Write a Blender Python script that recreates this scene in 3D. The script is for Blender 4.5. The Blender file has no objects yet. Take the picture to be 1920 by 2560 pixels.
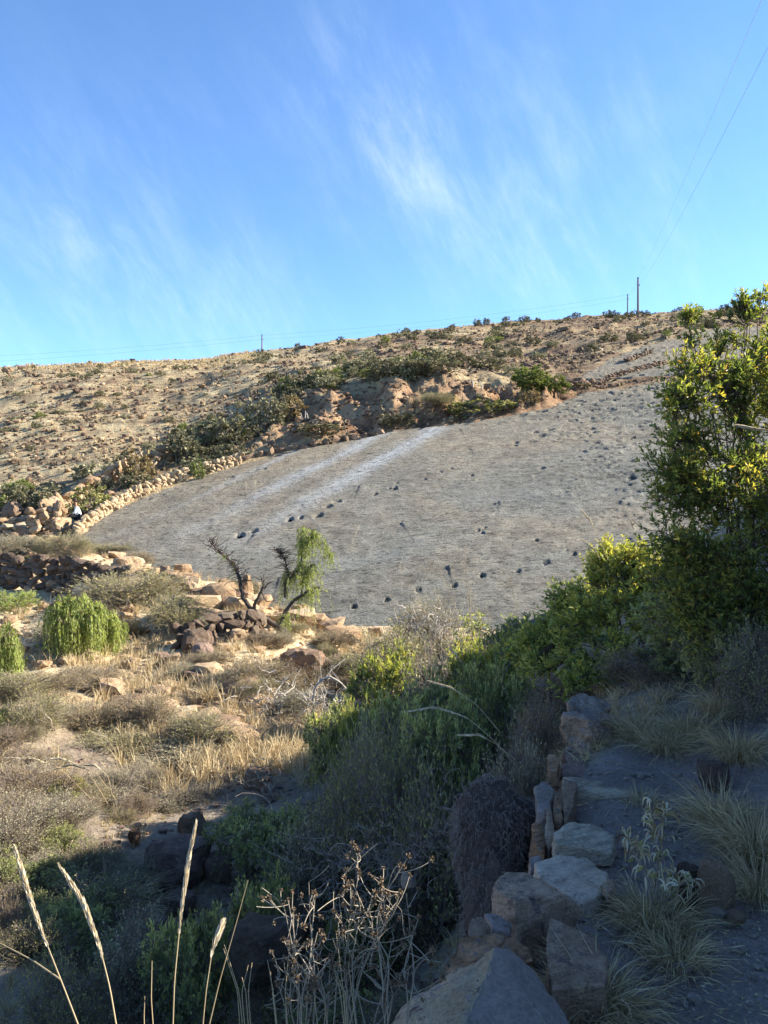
import bpy, bmesh, math, random
import numpy as np
from mathutils import Vector, Matrix
random.seed(7)
rng = np.random.default_rng(7)
sc = bpy.context.scene
C = sc.collection
F = 1923.0                                   # focal length in photo pixels (1920 x 2560)

# ------------------------------------------------------------------ camera, sky, sun, exposure
cam_d = bpy.data.cameras.new('camera'); cam = bpy.data.objects.new('camera', cam_d); C.objects.link(cam)
cam.location = (0, 0, 0); cam.rotation_euler = (math.radians(90), 0, 0)
cam_d.sensor_fit = 'VERTICAL'; cam_d.sensor_height = 36; cam_d.lens = 36 * F / 2560
cam_d.clip_start = 0.05; cam_d.clip_end = 3000
sc.camera = cam

SUN_AZ, SUN_EL = math.radians(78), math.radians(28)      # azimuth measured from +Y (view axis) towards +X
SDIR = Vector((math.sin(SUN_AZ) * math.cos(SUN_EL), math.cos(SUN_AZ) * math.cos(SUN_EL), math.sin(SUN_EL)))
sun_d = bpy.data.lights.new('sun', 'SUN'); sun_d.energy = 4.4; sun_d.angle = math.radians(0.5); sun_d.color = (1, .93, .80)
sun = bpy.data.objects.new('sun', sun_d); C.objects.link(sun)
sun.rotation_euler = SDIR.to_track_quat('Z', 'Y').to_euler()
sc.view_settings.view_transform = 'Standard'; sc.view_settings.look = 'None'
sc.view_settings.exposure = 1.97; sc.view_settings.gamma = 1; sc.view_settings.use_curve_mapping = False
sc.render.film_transparent = False

world = bpy.data.worlds.new('World'); sc.world = world; world.use_nodes = True
wt = world.node_tree; wt.nodes.clear()
def wn(t, **k):
    n = wt.nodes.new(t)
    for a, b in k.items(): setattr(n, a, b)
    return n
w_out = wn('ShaderNodeOutputWorld'); w_bg = wn('ShaderNodeBackground'); w_bg.inputs[1].default_value = 0.12
sky = wn('ShaderNodeTexSky', sky_type='NISHITA', sun_disc=False)
sky.sun_elevation = SUN_EL; sky.sun_rotation = SUN_AZ; sky.altitude = 2800; sky.air_density = 1.0; sky.dust_density = 0.5; sky.ozone_density = 2.0
w_geo = wn('ShaderNodeTexCoord')
def wmath(op, a, b=None, clamp=False):
    n = wn('ShaderNodeMath', operation=op, use_clamp=clamp)
    for i, v in enumerate((a, b)):
        if v is None: continue
        if isinstance(v, (int, float)): n.inputs[i].default_value = v
        else: wt.links.new(v, n.inputs[i])
    return n.outputs[0]
# cirrus: blobs on the sky sphere (direction, angular size) times a fibrous noise
def sdir(px, py):
    return Vector(((px - 960) / F, 1, (1280 - py) / F)).normalized()
blobs = [(330, 690, 8.5, .50), (500, 800, 5.5, .60), (150, 560, 8.5, .40), (620, 845, 6, .5), (60, 780, 7, .3), (1000, 420, 5, .42), (1080, 330, 7.0, .42),
         (1180, 570, 6.5, .62), (1400, 520, 7.5, .60), (1580, 570, 7, .45), (960, 260, 6, .32), (1750, 440, 7, .25), (700, 200, 5, .25), (1290, 60, 6, .2), (870, 170, 4, .2)]
acc = None
for px, py, deg, amp in blobs:
    d = wn('ShaderNodeVectorMath', operation='DOT_PRODUCT'); wt.links.new(w_geo.outputs['Generated'], d.inputs[0]); d.inputs[1].default_value = sdir(px, py)
    k = 1 / (1 - math.cos(math.radians(deg)))
    e = wmath('EXPONENT', wmath('MULTIPLY', wmath('SUBTRACT', d.outputs['Value'], 1.0), k))
    e = wmath('MULTIPLY', e, amp)
    acc = e if acc is None else wmath('ADD', acc, e)
mp0 = wn('ShaderNodeMapping'); wt.links.new(w_geo.outputs['Generated'], mp0.inputs[0]); mp0.inputs['Rotation'].default_value = (0, math.radians(30), 0)
mp = wn('ShaderNodeMapping'); wt.links.new(mp0.outputs[0], mp.inputs[0]); mp.inputs['Scale'].default_value = (13, 6, 3.2)
wz = wn('ShaderNodeTexNoise'); wz.inputs['Scale'].default_value = 1.6; wz.inputs['Detail'].default_value = 9; wz.inputs['Roughness'].default_value = .70; wz.inputs['Distortion'].default_value = .25
wt.links.new(mp.outputs[0], wz.inputs['Vector'])
wz2 = wn('ShaderNodeTexNoise'); wz2.inputs['Scale'].default_value = 7; wz2.inputs['Detail'].default_value = 6; wt.links.new(w_geo.outputs['Generated'], wz2.inputs['Vector'])
fib = wn('ShaderNodeMapRange'); fib.interpolation_type = 'SMOOTHSTEP'; fib.inputs[1].default_value = .34; fib.inputs[2].default_value = .86; wt.links.new(wz.outputs['Fac'], fib.inputs[0])
big = wn('ShaderNodeMapRange'); big.inputs[1].default_value = .3; big.inputs[2].default_value = .65; wt.links.new(wz2.outputs['Fac'], big.inputs[0])
cl = wmath('MULTIPLY', wmath('MULTIPLY', acc, wmath('ADD', fib.outputs[0], .10)), wmath('ADD', wmath('MULTIPLY', big.outputs[0], .8), .25), )
cl = wmath('MULTIPLY', cl, .29, True)
tintn = wn('ShaderNodeMix', data_type='RGBA', blend_type='MULTIPLY'); tintn.inputs[0].default_value = 1
wt.links.new(sky.outputs[0], tintn.inputs[6]); tintn.inputs[7].default_value = (.53, .68, .78, 1)
mixc = wn('ShaderNodeMix', data_type='RGBA'); wt.links.new(cl, mixc.inputs[0]); wt.links.new(tintn.outputs[2], mixc.inputs[6]); mixc.inputs[7].default_value = (2.9, 3.2, 3.7, 1)
wt.links.new(mixc.outputs[2], w_bg.inputs[0]); wt.links.new(w_bg.outputs[0], w_out.inputs[0])

# ------------------------------------------------------------------ noise and terrain height
PERM = np.random.default_rng(3).permutation(4096)
GR = np.random.default_rng(4).uniform(0, 2 * np.pi, 4096)
def gnoise(x, y):
    xi = np.floor(x).astype(np.int64); yi = np.floor(y).astype(np.int64); xf = x - xi; yf = y - yi
    u = xf * xf * xf * (xf * (xf * 6 - 15) + 10); v = yf * yf * yf * (yf * (yf * 6 - 15) + 10)
    def g(ix, iy, dx, dy):
        a = GR[PERM[(PERM[ix & 4095] + iy) & 4095]]
        return np.cos(a) * dx + np.sin(a) * dy
    a = g(xi, yi, xf, yf); b = g(xi + 1, yi, xf - 1, yf); c = g(xi, yi + 1, xf, yf - 1); d = g(xi + 1, yi + 1, xf - 1, yf - 1)
    return (a + u * (b - a)) * (1 - v) + (c + u * (d - c)) * v
def fbm(x, y, o=4, gain=.5):
    s = 0; a = 1
    for i in range(o):
        s = s + a * gnoise(x * 2 ** i + 17.3 * i, y * 2 ** i - 9.1 * i); a *= gain
    return s
def sstep(x, a, b):
    t = np.clip((x - a) / (b - a), 0, 1); return t * t * (3 - 2 * t)

SA, SB, SC_ = -11.21, .112, .323            # slab plane z = SA + SB x + SC y
def plane(x, y): return SA + SB * x + SC_ * y
def slab_pt(px, py):
    sx = (px - 960) / F; sz = (1280 - py) / F
    d = -SA / (SC_ + SB * sx - sz)
    return np.array([sx * d, d, sz * d])
slab_px = [(185, 1350), (260, 1385), (330, 1407), (420, 1432), (500, 1466), (620, 1502), (700, 1545), (830, 1566), (940, 1570), (1100, 1568), (1250, 1578), (1400, 1600), (1560, 1615), (1760, 1600), (1960, 1540),
           (2150, 1300), (2100, 1000), (1990, 935), (1800, 946), (1640, 958), (1540, 970), (1460, 983), (1412, 1000), (1380, 1017), (1307, 1033), (1200, 1052), (1116, 1065), (1010, 1072), (960, 1080), (820, 1108), (700, 1132), (590, 1165), (480, 1197), (400, 1225), (330, 1252), (240, 1300)]
SLAB = np.array([slab_pt(*p)[:2] for p in slab_px])
SLAB_UP = np.array([slab_pt(*p)[:2] for p in [(1440, 949), (1540, 946), (1640, 940), (1800, 926), (1960, 905), (1960, 850), (1870, 802), (1760, 828), (1690, 845), (1600, 868), (1520, 898)]])
def slab_sd(x, y): return np.maximum(poly_sd(SLAB, x, y), poly_sd(SLAB_UP, x, y))
def poly_sd(poly, x, y):
    """signed distance, positive inside"""
    best = np.full(x.shape, 1e9); ins = np.zeros(x.shape, bool); n = len(poly)
    for i in range(n):
        ax, ay = poly[i]; bx, by = poly[(i + 1) % n]
        ex, ey = bx - ax, by - ay
        t = np.clip(((x - ax) * ex + (y - ay) * ey) / (ex * ex + ey * ey), 0, 1)
        best = np.minimum(best, (x - ax - t * ex) ** 2 + (y - ay - t * ey) ** 2)
        if ay != by:
            cond = ((ay > y) != (by > y)) & (x < (bx - ax) * (y - ay) / (by - ay) + ax)
            ins ^= cond
    s = np.sqrt(best); return np.where(ins, s, -s)

ctrl = []
ds = [1, 2, 3, 4.5, 6, 8, 11, 15, 19, 24]
for px, zs in {-400: (-1.8, -2.3, -2.7, -3.0, -3.0, -3.0, -3.0, -3.0, -2.8, -2.4),
               0: (-1.8, -2.3, -2.8, -3.2, -3.2, -3.25, -3.3, -3.3, -3.05, -2.7),
               300: (-1.75, -2.3, -2.9, -3.3, -3.5, -3.6, -3.6, -3.5, -3.2, -2.6),
               600: (-1.7, -2.3, -3.0, -3.5, -3.6, -3.65, -3.6, -3.45, -3.1, -2.6),
               900: (-1.65, -2.1, -2.8, -3.3, -3.5, -3.6, -3.7, -3.8, -3.75, -3.5),
               1150: (-1.6, -1.6, -2.1, -2.8, -3.1, -3.4, -3.6, -3.8, -3.9, -3.4),
               1400: (-1.6, -1.58, -1.58, -1.56, -1.78, -2.5, -3.3, -3.8, -4.1, -2.9),
               1650: (-1.6, -1.58, -1.56, -1.42, -1.25, -1.4, -2.2, -3.2, -3.9, -2.5),
               1900: (-1.6, -1.55, -1.5, -1.3, -1.1, -.9, -1.1, -1.8, -2.8, -2.15),
               2300: (-1.6, -1.5, -1.4, -1.1, -.8, -.4, 0, .3, .0, -1.4)}.items():
    for d, z in zip(ds, zs): ctrl.append((px, d, z / d))
for px, rows in {-400: ((32, 1420), (42, 1320), (58, 1190), (85, 1050), (130, 925), (200, 945)),
                 0: ((28, 1440), (32, 1402), (36, 1362), (42, 1310), (48, 1255), (58, 1180), (70, 1110), (85, 1040), (105, 975), (130, 925), (180, 945), (280, 990)),
                 200: ((28, 1435), (32, 1378), (36, 1342), (41, 1298), (48, 1222), (60, 1140), (75, 1060), (95, 985), (120, 930), (140, 916), (190, 940), (280, 980)),
                 400: ((28, 1440), (45, 1215), (50, 1180), (60, 1120), (75, 1050), (95, 980), (120, 928), (140, 908), (190, 930), (280, 960)),
                 700: ((50, 1112), (54, 1078), (60, 1030), (67, 995), (80, 955), (100, 918), (130, 887), (150, 878), (200, 895), (280, 925)),
                 1000: ((52, 1062), (55, 1015), (58, 970), (63, 945), (70, 925), (90, 893), (120, 855), (150, 836), (200, 852), (280, 880)),
                 1300: ((53.5, 1022), (57, 992), (61, 962), (68, 925), (80, 893), (100, 862), (130, 825), (155, 806), (200, 822), (280, 850)),
                 1600: ((85, 845), (100, 824), (130, 801), (150, 788), (200, 806), (280, 830)),
                 1900: ((85, 815), (100, 798), (130, 782), (150, 773), (200, 790), (280, 815)),
                 2300: ((35, 1150), (50, 1000), (80, 830), (110, 780), (150, 760), (200, 780), (280, 800))}.items():
    for d, py in rows: ctrl.append((px, d, (1280 - py) / F))
for px, dd in {400: (31, 36, 41), 700: (26.5, 30, 36, 43), 1000: (24.5, 30, 38, 46), 1300: (22.5, 28, 36, 46, 51), 1600: (22, 28, 36, 48, 60, 72), 1900: (25, 30, 40, 55, 72)}.items():
    for d in dd:
        x = (px - 960) / F * d; ctrl.append((px, d, plane(x, d) / d))
ctrl = np.array(ctrl)
def tkey(px, d): return np.stack([px / 600.0, np.log(d) * 1.7], -1)
K = tkey(ctrl[:, 0], ctrl[:, 1]); n = NK = len(K)
def tps_u(r2): return .5 * r2 * np.log(r2 + 1e-12)
A = np.zeros((n + 3, n + 3)); D2 = ((K[:, None] - K[None]) ** 2).sum(-1)
A[:n, :n] = tps_u(D2) + np.eye(n) * 2e-4; A[:n, n] = 1; A[:n, n + 1:] = K; A[n, :n] = 1; A[n + 1:, :n] = K.T
Wt = np.linalg.solve(A, np.concatenate([ctrl[:, 2], np.zeros(3)]))
def tps(px, d):
    q = tkey(px, d); out = Wt[NK] + q @ Wt[NK + 1:]
    for i in range(NK): out = out + Wt[i] * tps_u(((q - K[i]) ** 2).sum(-1))
    return out
# the ridge to the right of the path that shades the gully (outside the frame)
SH = np.array([math.sin(SUN_AZ), math.cos(SUN_AZ), math.tan(SUN_EL)])
crest = []
for e, t in (((-4.5, -14, -2.6), 12), ((-4.0, 0, -3.0), 12), ((-3.7, 3.5, -3.2), 12), ((-3.4, 6.5, -3.3), 12), ((-2.0, 9.5, -3.6), 13), ((-1.2, 14, -3.7), 13.5), ((2.5, 22, -3.5), 11), ((6.2, 24.6, -2.56), 8.2)):
    crest.append(np.array(e) + SH * t)
crest.append(crest[-1] + np.array([4.0, 3.0, -1.6]))
crest = np.array(crest); crest[3, 2] += .12; crest[4, 2] -= .1
def crest_at(y, dz):
    return np.array([np.interp(y, crest[:, 1], crest[:, 0]), y, np.interp(y, crest[:, 1], crest[:, 2]) + dz])
crest = np.array([c for c in crest if c[1] < 6.8] + [crest_at(6.65, 0), crest_at(7.2, -1.4), crest_at(8.6, -1.4), crest_at(8.96, 0)] + [c for c in crest if c[1] > 8.97])   # unseen notch added to the ridge so sun reaches the yellow-green bush
def ridge(x, y):
    best = np.full(x.shape, -99.0)
    for a, b in zip(crest[:-1], crest[1:]):
        e = b[:2] - a[:2]; t = np.clip(((x - a[0]) * e[0] + (y - a[1]) * e[1]) / (e @ e), 0, 1)
        dist = np.hypot(x - a[0] - t * e[0], y - a[1] - t * e[1])
        best = np.maximum(best, a[2] + t * (b[2] - a[2]) - dist * .85)
    return best
def H(x, y, rough=True, sd=None):
    x = np.atleast_1d(np.asarray(x, float)); y = np.atleast_1d(np.asarray(y, float))
    r = np.hypot(x, y); a = np.arctan2(x, y); al = math.radians(34)
    ac = np.clip(a, -al, al)
    d = np.maximum(r * np.cos(ac), 1.0); px = 960 + F * np.tan(ac)
    z = tps(px, np.minimum(d, 280)) * np.minimum(d, 280)
    w = sstep(np.abs(a), math.radians(60), math.radians(150))
    z = z * (1 - w) + (-1.7 + np.minimum(r, 80) * .02) * w
    if sd is None: sd = slab_sd(x, y)
    w = sstep(sd, -1.2, .15); z = z * (1 - w) + plane(x, y) * w
    if rough:
        amp = (1 - sstep(sd, -1.0, .2))
        near = np.clip(r / 12, .12, 1)
        k = np.clip((r - 40) / 60, 0, 1)
        z = z + amp * (.24 * near * fbm(x / 2.2, y / 2.2, 4, .55) + .05 * near * np.abs(fbm(x * 1.7, y * 1.7, 3, .6)) * (r < 60) + k * 1.1 * fbm(x / 11 + 5, y / 11, 4, .55))
        # eroded, gullied bank above the slab
        pxx = 960 + F * x / np.maximum(y, 1); bk = sstep(pxx, 560, 760) * (1 - sstep(pxx, 1380, 1500)) * sstep(d, 49, 53) * (1 - sstep(d, 60, 68))
        z = z + amp * bk * 1.5 * (fbm(x / 3.2, y / 5.5, 4, .55))
    rg = ridge(x, y); z = np.where(rg > z - .3, z + np.maximum(rg - z, 0) ** 1.0, z)
    return z
def Hs(x, y): return float(H(x, y)[0])
def at(px, d):
    x = (px - 960) / F * d; return np.array([x, d, Hs(x, d)])
def hit(px, py, d0=1.2, d1=240):
    dd = np.exp(np.linspace(math.log(d0), math.log(d1), 900)); x = (px - 960) / F * dd
    z = H(x, dd); s = (1280 - py) / F * dd
    i = np.argmax(z >= s)
    d = dd[i] if z[i] >= s[i] else d1
    return np.array([(px - 960) / F * d, d, z[i]])

# ------------------------------------------------------------------ materials
def mat(name):
    m = bpy.data.materials.new(name); m.use_nodes = True; t = m.node_tree; t.nodes.clear(); return m, t
class NT:
    def __init__(s, name):
        s.m, s.t = mat(name); s.out = s.t.nodes.new('ShaderNodeOutputMaterial')
    def n(s, ty, ins=None, **k):
        nd = s.t.nodes.new(ty)
        for a, b in k.items(): setattr(nd, a, b)
        for a, b in (ins or {}).items(): s.put(nd.inputs[a], b)
        return nd
    def put(s, sock, v):
        if isinstance(v, bpy.types.NodeSocket): s.t.links.new(v, sock)
        else: sock.default_value = v
    def pos(s): return s.n('ShaderNodeNewGeometry').outputs['Position']
    def obj(s): return s.n('ShaderNodeTexCoord').outputs['Object']
    def map(s, v, sc=(1, 1, 1), rot=(0, 0, 0)):
        if any(rot): v = s.n('ShaderNodeMapping', {0: v, 'Rotation': rot}).outputs[0]
        return s.n('ShaderNodeMapping', {0: v, 'Scale': sc}).outputs[0]
    def noise(s, v, scale, detail=4, rough=.55, dist=0): return s.n('ShaderNodeTexNoise', {'Vector': v, 'Scale': scale, 'Detail': detail, 'Roughness': rough, 'Distortion': dist}).outputs['Fac']
    def vor(s, v, scale, feature='F1', rand=1): return s.n('ShaderNodeTexVoronoi', {'Vector': v, 'Scale': scale, 'Randomness': rand}, feature=feature).outputs['Distance']
    def rng(s, v, a, b, c=0., d=1., smooth=True):
        return s.n('ShaderNodeMapRange', {0: v, 1: a, 2: b, 3: c, 4: d}, interpolation_type='SMOOTHSTEP' if smooth else 'LINEAR').outputs[0]
    def math(s, op, a, b=0.): return s.n('ShaderNodeMath', {0: a, 1: b}, operation=op).outputs[0]
    def ramp(s, v, stops):
        r = s.n('ShaderNodeValToRGB', {0: v}); e = r.color_ramp.elements
        while len(e) < len(stops): e.new(.5)
        for i, (p, c) in enumerate(stops): e[i].position = p; e[i].color = (*c, 1)
        return r.outputs[0]
    def mix(s, f, a, b, mode='MIX'):
        k = s.n('ShaderNodeMix', data_type='RGBA', blend_type=mode); s.put(k.inputs[0], f)
        for i, c in ((6, a), (7, b)): s.put(k.inputs[i], (*c, 1) if isinstance(c, tuple) else c)
        return k.outputs[2]
    def bump(s, h, st=.5, dist=.05, nrm=None):
        b = s.n('ShaderNodeBump', {'Height': h, 'Strength': st, 'Distance': dist})
        if nrm is not None: s.t.links.new(nrm, b.inputs['Normal'])
        return b.outputs[0]
    def fin(s, col, rough=.9, nrm=None, spec=.2):
        b = s.n('ShaderNodeBsdfPrincipled'); s.put(b.inputs['Base Color'], (*col, 1) if isinstance(col, tuple) else col); s.put(b.inputs['Roughness'], rough); b.inputs['Specular IOR Level'].default_value = spec
        if nrm is not None: s.t.links.new(nrm, b.inputs['Normal'])
        s.t.links.new(b.outputs[0], s.out.inputs[0]); return s.m

def m_rock(name, stops, lichen=None, scale=1., bump=.02, strata=0., lich_amt=(.56, .66)):
    N = NT(name); p = N.map(N.obj(), (1, 1, 1)); oi = N.n('ShaderNodeObjectInfo').outputs['Random']
    off = N.n('ShaderNodeVectorMath', {0: p}, operation='ADD'); N.t.links.new(N.n('ShaderNodeCombineXYZ', {0: N.math('MULTIPLY', oi, 37.)}).outputs[0], off.inputs[1]); p = off.outputs[0]
    a = N.noise(p, 2.2 * scale, 7, .65, .4); v = N.math('ADD', N.math('MULTIPLY', a, .75), N.math('MULTIPLY', oi, .28))
    col = N.ramp(v, stops)
    fine = N.noise(p, 26 * scale, 5, .7); col = N.mix(.55, col, N.ramp(fine, [(.3, (.35, .35, .35)), (.7, (1.35, 1.3, 1.25))]), 'MULTIPLY')
    if strata:
        st = N.noise(N.map(p, (1.2, 1.2, 14), (.25, .15, 0)), 2.0 * scale, 4, .6); col = N.mix(strata, col, N.ramp(st, [(.35, (.35, .30, .28)), (.6, (1.3, 1.2, 1.1))]), 'MULTIPLY')
    if lichen:
        l = N.noise(p, 4.5 * scale, 8, .7, .3); col = N.mix(N.rng(l, *lich_amt), col, lichen)
    cr = N.vor(N.n('ShaderNodeVectorMath', {0: N.map(p, (1, 1, 1.7)), 1: N.n('ShaderNodeCombineXYZ', {0: a, 1: fine, 2: a}).outputs[0]}, operation='ADD').outputs[0], 1.5 * scale, 'DISTANCE_TO_EDGE'); crn = N.math('ADD', cr, N.math('MULTIPLY', fine, .05))
    crk = N.rng(crn, .022, .045); cm_ = N.rng(N.noise(p, 1.3 * scale, 2), .46, .56); dk = N.math('SUBTRACT', 1., N.math('MULTIPLY', N.math('SUBTRACT', 1., crk), N.math('MULTIPLY', cm_, .6)))
    col = N.mix(1., col, N.n('ShaderNodeCombineColor', {0: dk, 1: dk, 2: dk}).outputs[0], 'MULTIPLY')
    h = N.math('ADD', N.math('MULTIPLY', a, 1.2), N.math('ADD', N.math('MULTIPLY', fine, .45), N.math('MULTIPLY', dk, .4)))
    return N.fin(col, .92, N.bump(h, 1., bump * 1.5), .15)
TAN = [(.25, (.17, .105, .06)), (.45, (.36, .245, .145)), (.6, (.46, .33, .21)), (.85, (.52, .41, .29))]
M = {}
M['sandstone'] = m_rock('sandstone', TAN, (.10, .085, .07), 1, .03)
M['scree'] = m_rock('scree_rock', [(.25, (.09, .06, .045)), (.5, (.22, .145, .095)), (.85, (.40, .29, .19))], (.07, .06, .055), .7, .04)
M['wall_stone'] = m_rock('wall_stone', [(.25, (.30, .20, .11)), (.5, (.46, .34, .21)), (.85, (.56, .45, .31))], None, 1.3, .03)
M['dark_stone'] = m_rock('dark_stone', [(.25, (.06, .045, .035)), (.5, (.15, .105, .075)), (.85, (.26, .21, .16))], (.25, .24, .20), 1.2, .03, 0, (.62, .7))
M['boulder'] = m_rock('boulder_rock', [(.25, (.10, .07, .05)), (.5, (.25, .17, .115)), (.85, (.36, .27, .19))], (.10, .10, .09), 1.0, .04, .3)
M['gully_rock'] = m_rock('gully_rock', [(.25, (.12, .085, .075)), (.5, (.26, .18, .145)), (.85, (.36, .28, .23))], (.27, .28, .23), 1.6, .03, .3, (.6, .68))
M['edge_tan'] = m_rock('edge_stone_tan', [(.25, (.20, .125, .085)), (.5, (.38, .265, .185)), (.85, (.52, .39, .285))], (.16, .12, .10), 4, .012, .35, (.54, .64))
M['edge_grey'] = m_rock('edge_stone_grey', [(.25, (.15, .115, .10)), (.5, (.25, .20, .175)), (.85, (.36, .29, .25))], (.30, .185, .13), 3, .010, .15, (.60, .75))
M['edge_orange'] = m_rock('edge_stone_orange', [(.25, (.14, .085, .055)), (.5, (.34, .205, .12)), (.85, (.50, .34, .22))], (.17, .14, .125), 4, .014, .7, (.52, .64))
M['flagstone'] = m_rock('flagstone', [(.25, (.26, .20, .15)), (.5, (.44, .36, .28)), (.85, (.56, .48, .38))], (.36, .23, .16), 3, .010, .3, (.62, .75))
M['pale_slab'] = m_rock('pale_slab', [(.25, (.26, .215, .16)), (.5, (.40, .345, .265)), (.85, (.50, .44, .35))], (.25, .20, .16), 4, .010, .5, (.66, .74))
M['lichen_face'] = m_rock('lichen_face', [(.2, (.24, .18, .12)), (.42, (.42, .35, .24)), (.7, (.54, .47, .34))], (.15, .105, .085), 3.4, .03, 0, (.585, .61))
M['root_earth'] = m_rock('root_earth', [(.25, (.07, .05, .044)), (.5, (.14, .105, .09)), (.85, (.22, .17, .145))], None, 5, .03)

def m_slab():
    N = NT('track_slab_rock'); p = N.pos(); sp = N.n('ShaderNodeSeparateXYZ', {0: p}); X, Y = sp.outputs[0], sp.outputs[1]
    large = N.noise(N.map(p, (1, .6, 0), (0, 0, -.5)), .11, 6, .6, .6)
    base = N.ramp(large, [(.36, (.23, .228, .20)), (.5, (.28, .27, .232)), (.64, (.32, .285, .225))])
    # browner towards the upper left, greyer lower down
    br = N.rng(N.math('SUBTRACT', N.math('MULTIPLY', Y, .06), N.math('MULTIPLY', X, .05)), 1.6, 3.6)
    base = N.mix(N.math('MULTIPLY', br, .55), base, (.335, .27, .185))
    mott = N.noise(N.map(p, (1, 1, 0)), .9, 6, .7, .5); base = N.mix(.75, base, N.ramp(mott, [(.3, (.55, .52, .5)), (.68, (1.32, 1.32, 1.3))]), 'MULTIPLY')
    # pale water streaks running down the dip
    w = N.math('SUBTRACT', N.math('MULTIPLY', X, .88), N.math('MULTIPLY', Y, .475))
    w = N.math('ADD', w, N.math('MULTIPLY', N.math('SUBTRACT', N.noise(N.map(p, (1, 1, 0)), .25, 3), .5), 1.3))
    st = None
    for c, wd, am, ys in ((-21.0, .80, 1., 36), (-24.3, .66, .95, 38), (-27.9, .36, .7, 42), (-31, .6, .12, 32)):
        e = N.math('EXPONENT', N.math('MULTIPLY', N.math('POWER', N.math('ABSOLUTE', N.math('DIVIDE', N.math('SUBTRACT', w, c), wd)), 2.), -1.))
        e = N.math('MULTIPLY', e, N.rng(Y, ys - 8, ys + 8, .08, am)); st = e if st is None else N.math('MAXIMUM', st, e)
    fibre = N.noise(N.map(p, (3.2, .5, 0), (0, 0, .494)), 1.3, 6, .7); st = N.math('MULTIPLY', st, N.rng(fibre, .3, .6, .35, 1.))
    base = N.mix(st, base, (.47, .485, .495))
    bl = N.math('MULTIPLY', N.rng(N.noise(N.map(p, (1, 1, 0)), .16, 4, .6), .45, .65), N.rng(Y, 44, 26)); base = N.mix(N.math('MULTIPLY', bl, .5), base, (.31, .325, .31))
    # fine rippled skin: long thin ridges across the dip
    r1 = N.noise(N.map(p, (1.5, 3.4, 1), (0, 0, .12)), 1.9, 7, .76, .6); r2 = N.noise(N.map(p, (2.2, 4.5, 1), (0, 0, -.1)), 5.5, 5, .75, .5)
    r3 = N.noise(p, 13., 4, .7)
    dark = N.math('MULTIPLY', N.rng(r1, .37, .50, .36, 1.1), N.rng(r2, .38, .50, .5, 1.08)); base = N.mix(1., base, N.n('ShaderNodeCombineColor', {0: dark, 1: dark, 2: dark}).outputs[0], 'MULTIPLY')
    h = N.math('ADD', N.math('MULTIPLY', r1, 1.), N.math('ADD', N.math('MULTIPLY', r2, .45), N.math('MULTIPLY', r3, .18)))
    # rusty and dark stain patches with their own outlines
    stn = N.noise(N.map(p, (1, .7, 0)), .42, 7, .72, .8); base = N.mix(N.rng(stn, .55, .63, 0., .35), base, (.17, .125, .09)); base = N.mix(N.rng(stn, .36, .30, 0., .45), base, (.36, .37, .33))
    return N.fin(base, .88, N.bump(h, 1., .42), .15)
M['slab'] = m_slab()

def m_hill():
    N = NT('hillside_soil'); p = N.pos(); P0 = N.map(p, (1, 1, 0)); sp = N.n('ShaderNodeSeparateXYZ', {0: p})
    big = N.noise(P0, .045, 5, .6, .5); mid = N.noise(P0, .33, 6, .65, .4); fine = N.noise(P0, 2.6, 5, .75)
    v = N.math('ADD', N.math('MULTIPLY', big, .35), N.math('ADD', N.math('MULTIPLY', mid, .4), N.math('MULTIPLY', fine, .25)))
    v = N.math('SUBTRACT', v, N.math('MULTIPLY', N.rng(sp.outputs[0], -30, 25), .055))
    col = N.ramp(v, [(.33, (.11, .07, .048)), (.42, (.24, .16, .10)), (.48, (.40, .305, .18)), (.57, (.54, .44, .265)), (.75, (.60, .52, .34))])
    # strata bands
    st = N.noise(N.map(p, (.03, .05, 1.2)), 1.1, 3, .5); col = N.mix(N.rng(st, .56, .62, 0., .55), col, (.14, .095, .07))
    sp2 = N.vor(P0, 2.1); col = N.mix(N.rng(sp2, .16, .30, .6, 0.), col, (.13, .095, .07))
    # bare orange-tan earth of the eroded bank
    Xs, Ys = sp.outputs[0], sp.outputs[1]
    eb = N.math('MULTIPLY', N.math('MULTIPLY', N.rng(Xs, -11, -6), N.rng(Xs, 22, 12)), N.math('MULTIPLY', N.rng(Ys, 50, 51.5), N.rng(Ys, 62, 59)))
    col = N.mix(N.math('MULTIPLY', eb, .8), col, N.ramp(v, [(.38, (.20, .10, .055)), (.48, (.42, .26, .15)), (.6, (.58, .42, .27))]))
    h = N.math('ADD', mid, N.math('ADD', N.math('MULTIPLY', fine, .6), N.math('MULTIPLY', N.noise(P0, 9, 3, .8), .25)))
    return N.fin(col, .95, N.bump(h, 1., .8), .1)
M['hill'] = m_hill()
def m_bank():
    N = NT('near_ground_soil'); p = N.pos(); P0 = N.map(p, (1, 1, .6))
    mid = N.noise(P0, .8, 6, .65, .5); fine = N.noise(P0, 11, 5, .75); v = N.math('ADD', N.math('MULTIPLY', mid, .6), N.math('MULTIPLY', fine, .4))
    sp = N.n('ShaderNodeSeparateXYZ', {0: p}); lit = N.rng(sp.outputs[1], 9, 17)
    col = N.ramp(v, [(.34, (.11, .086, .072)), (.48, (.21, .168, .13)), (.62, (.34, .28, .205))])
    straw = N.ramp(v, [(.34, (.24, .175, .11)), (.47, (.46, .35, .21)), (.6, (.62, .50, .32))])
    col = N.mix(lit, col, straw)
    return N.fin(col, .95, N.bump(N.math('ADD', mid, N.math('MULTIPLY', fine, .5)), 1., .12), .1)
M['bank'] = m_bank()
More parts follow.
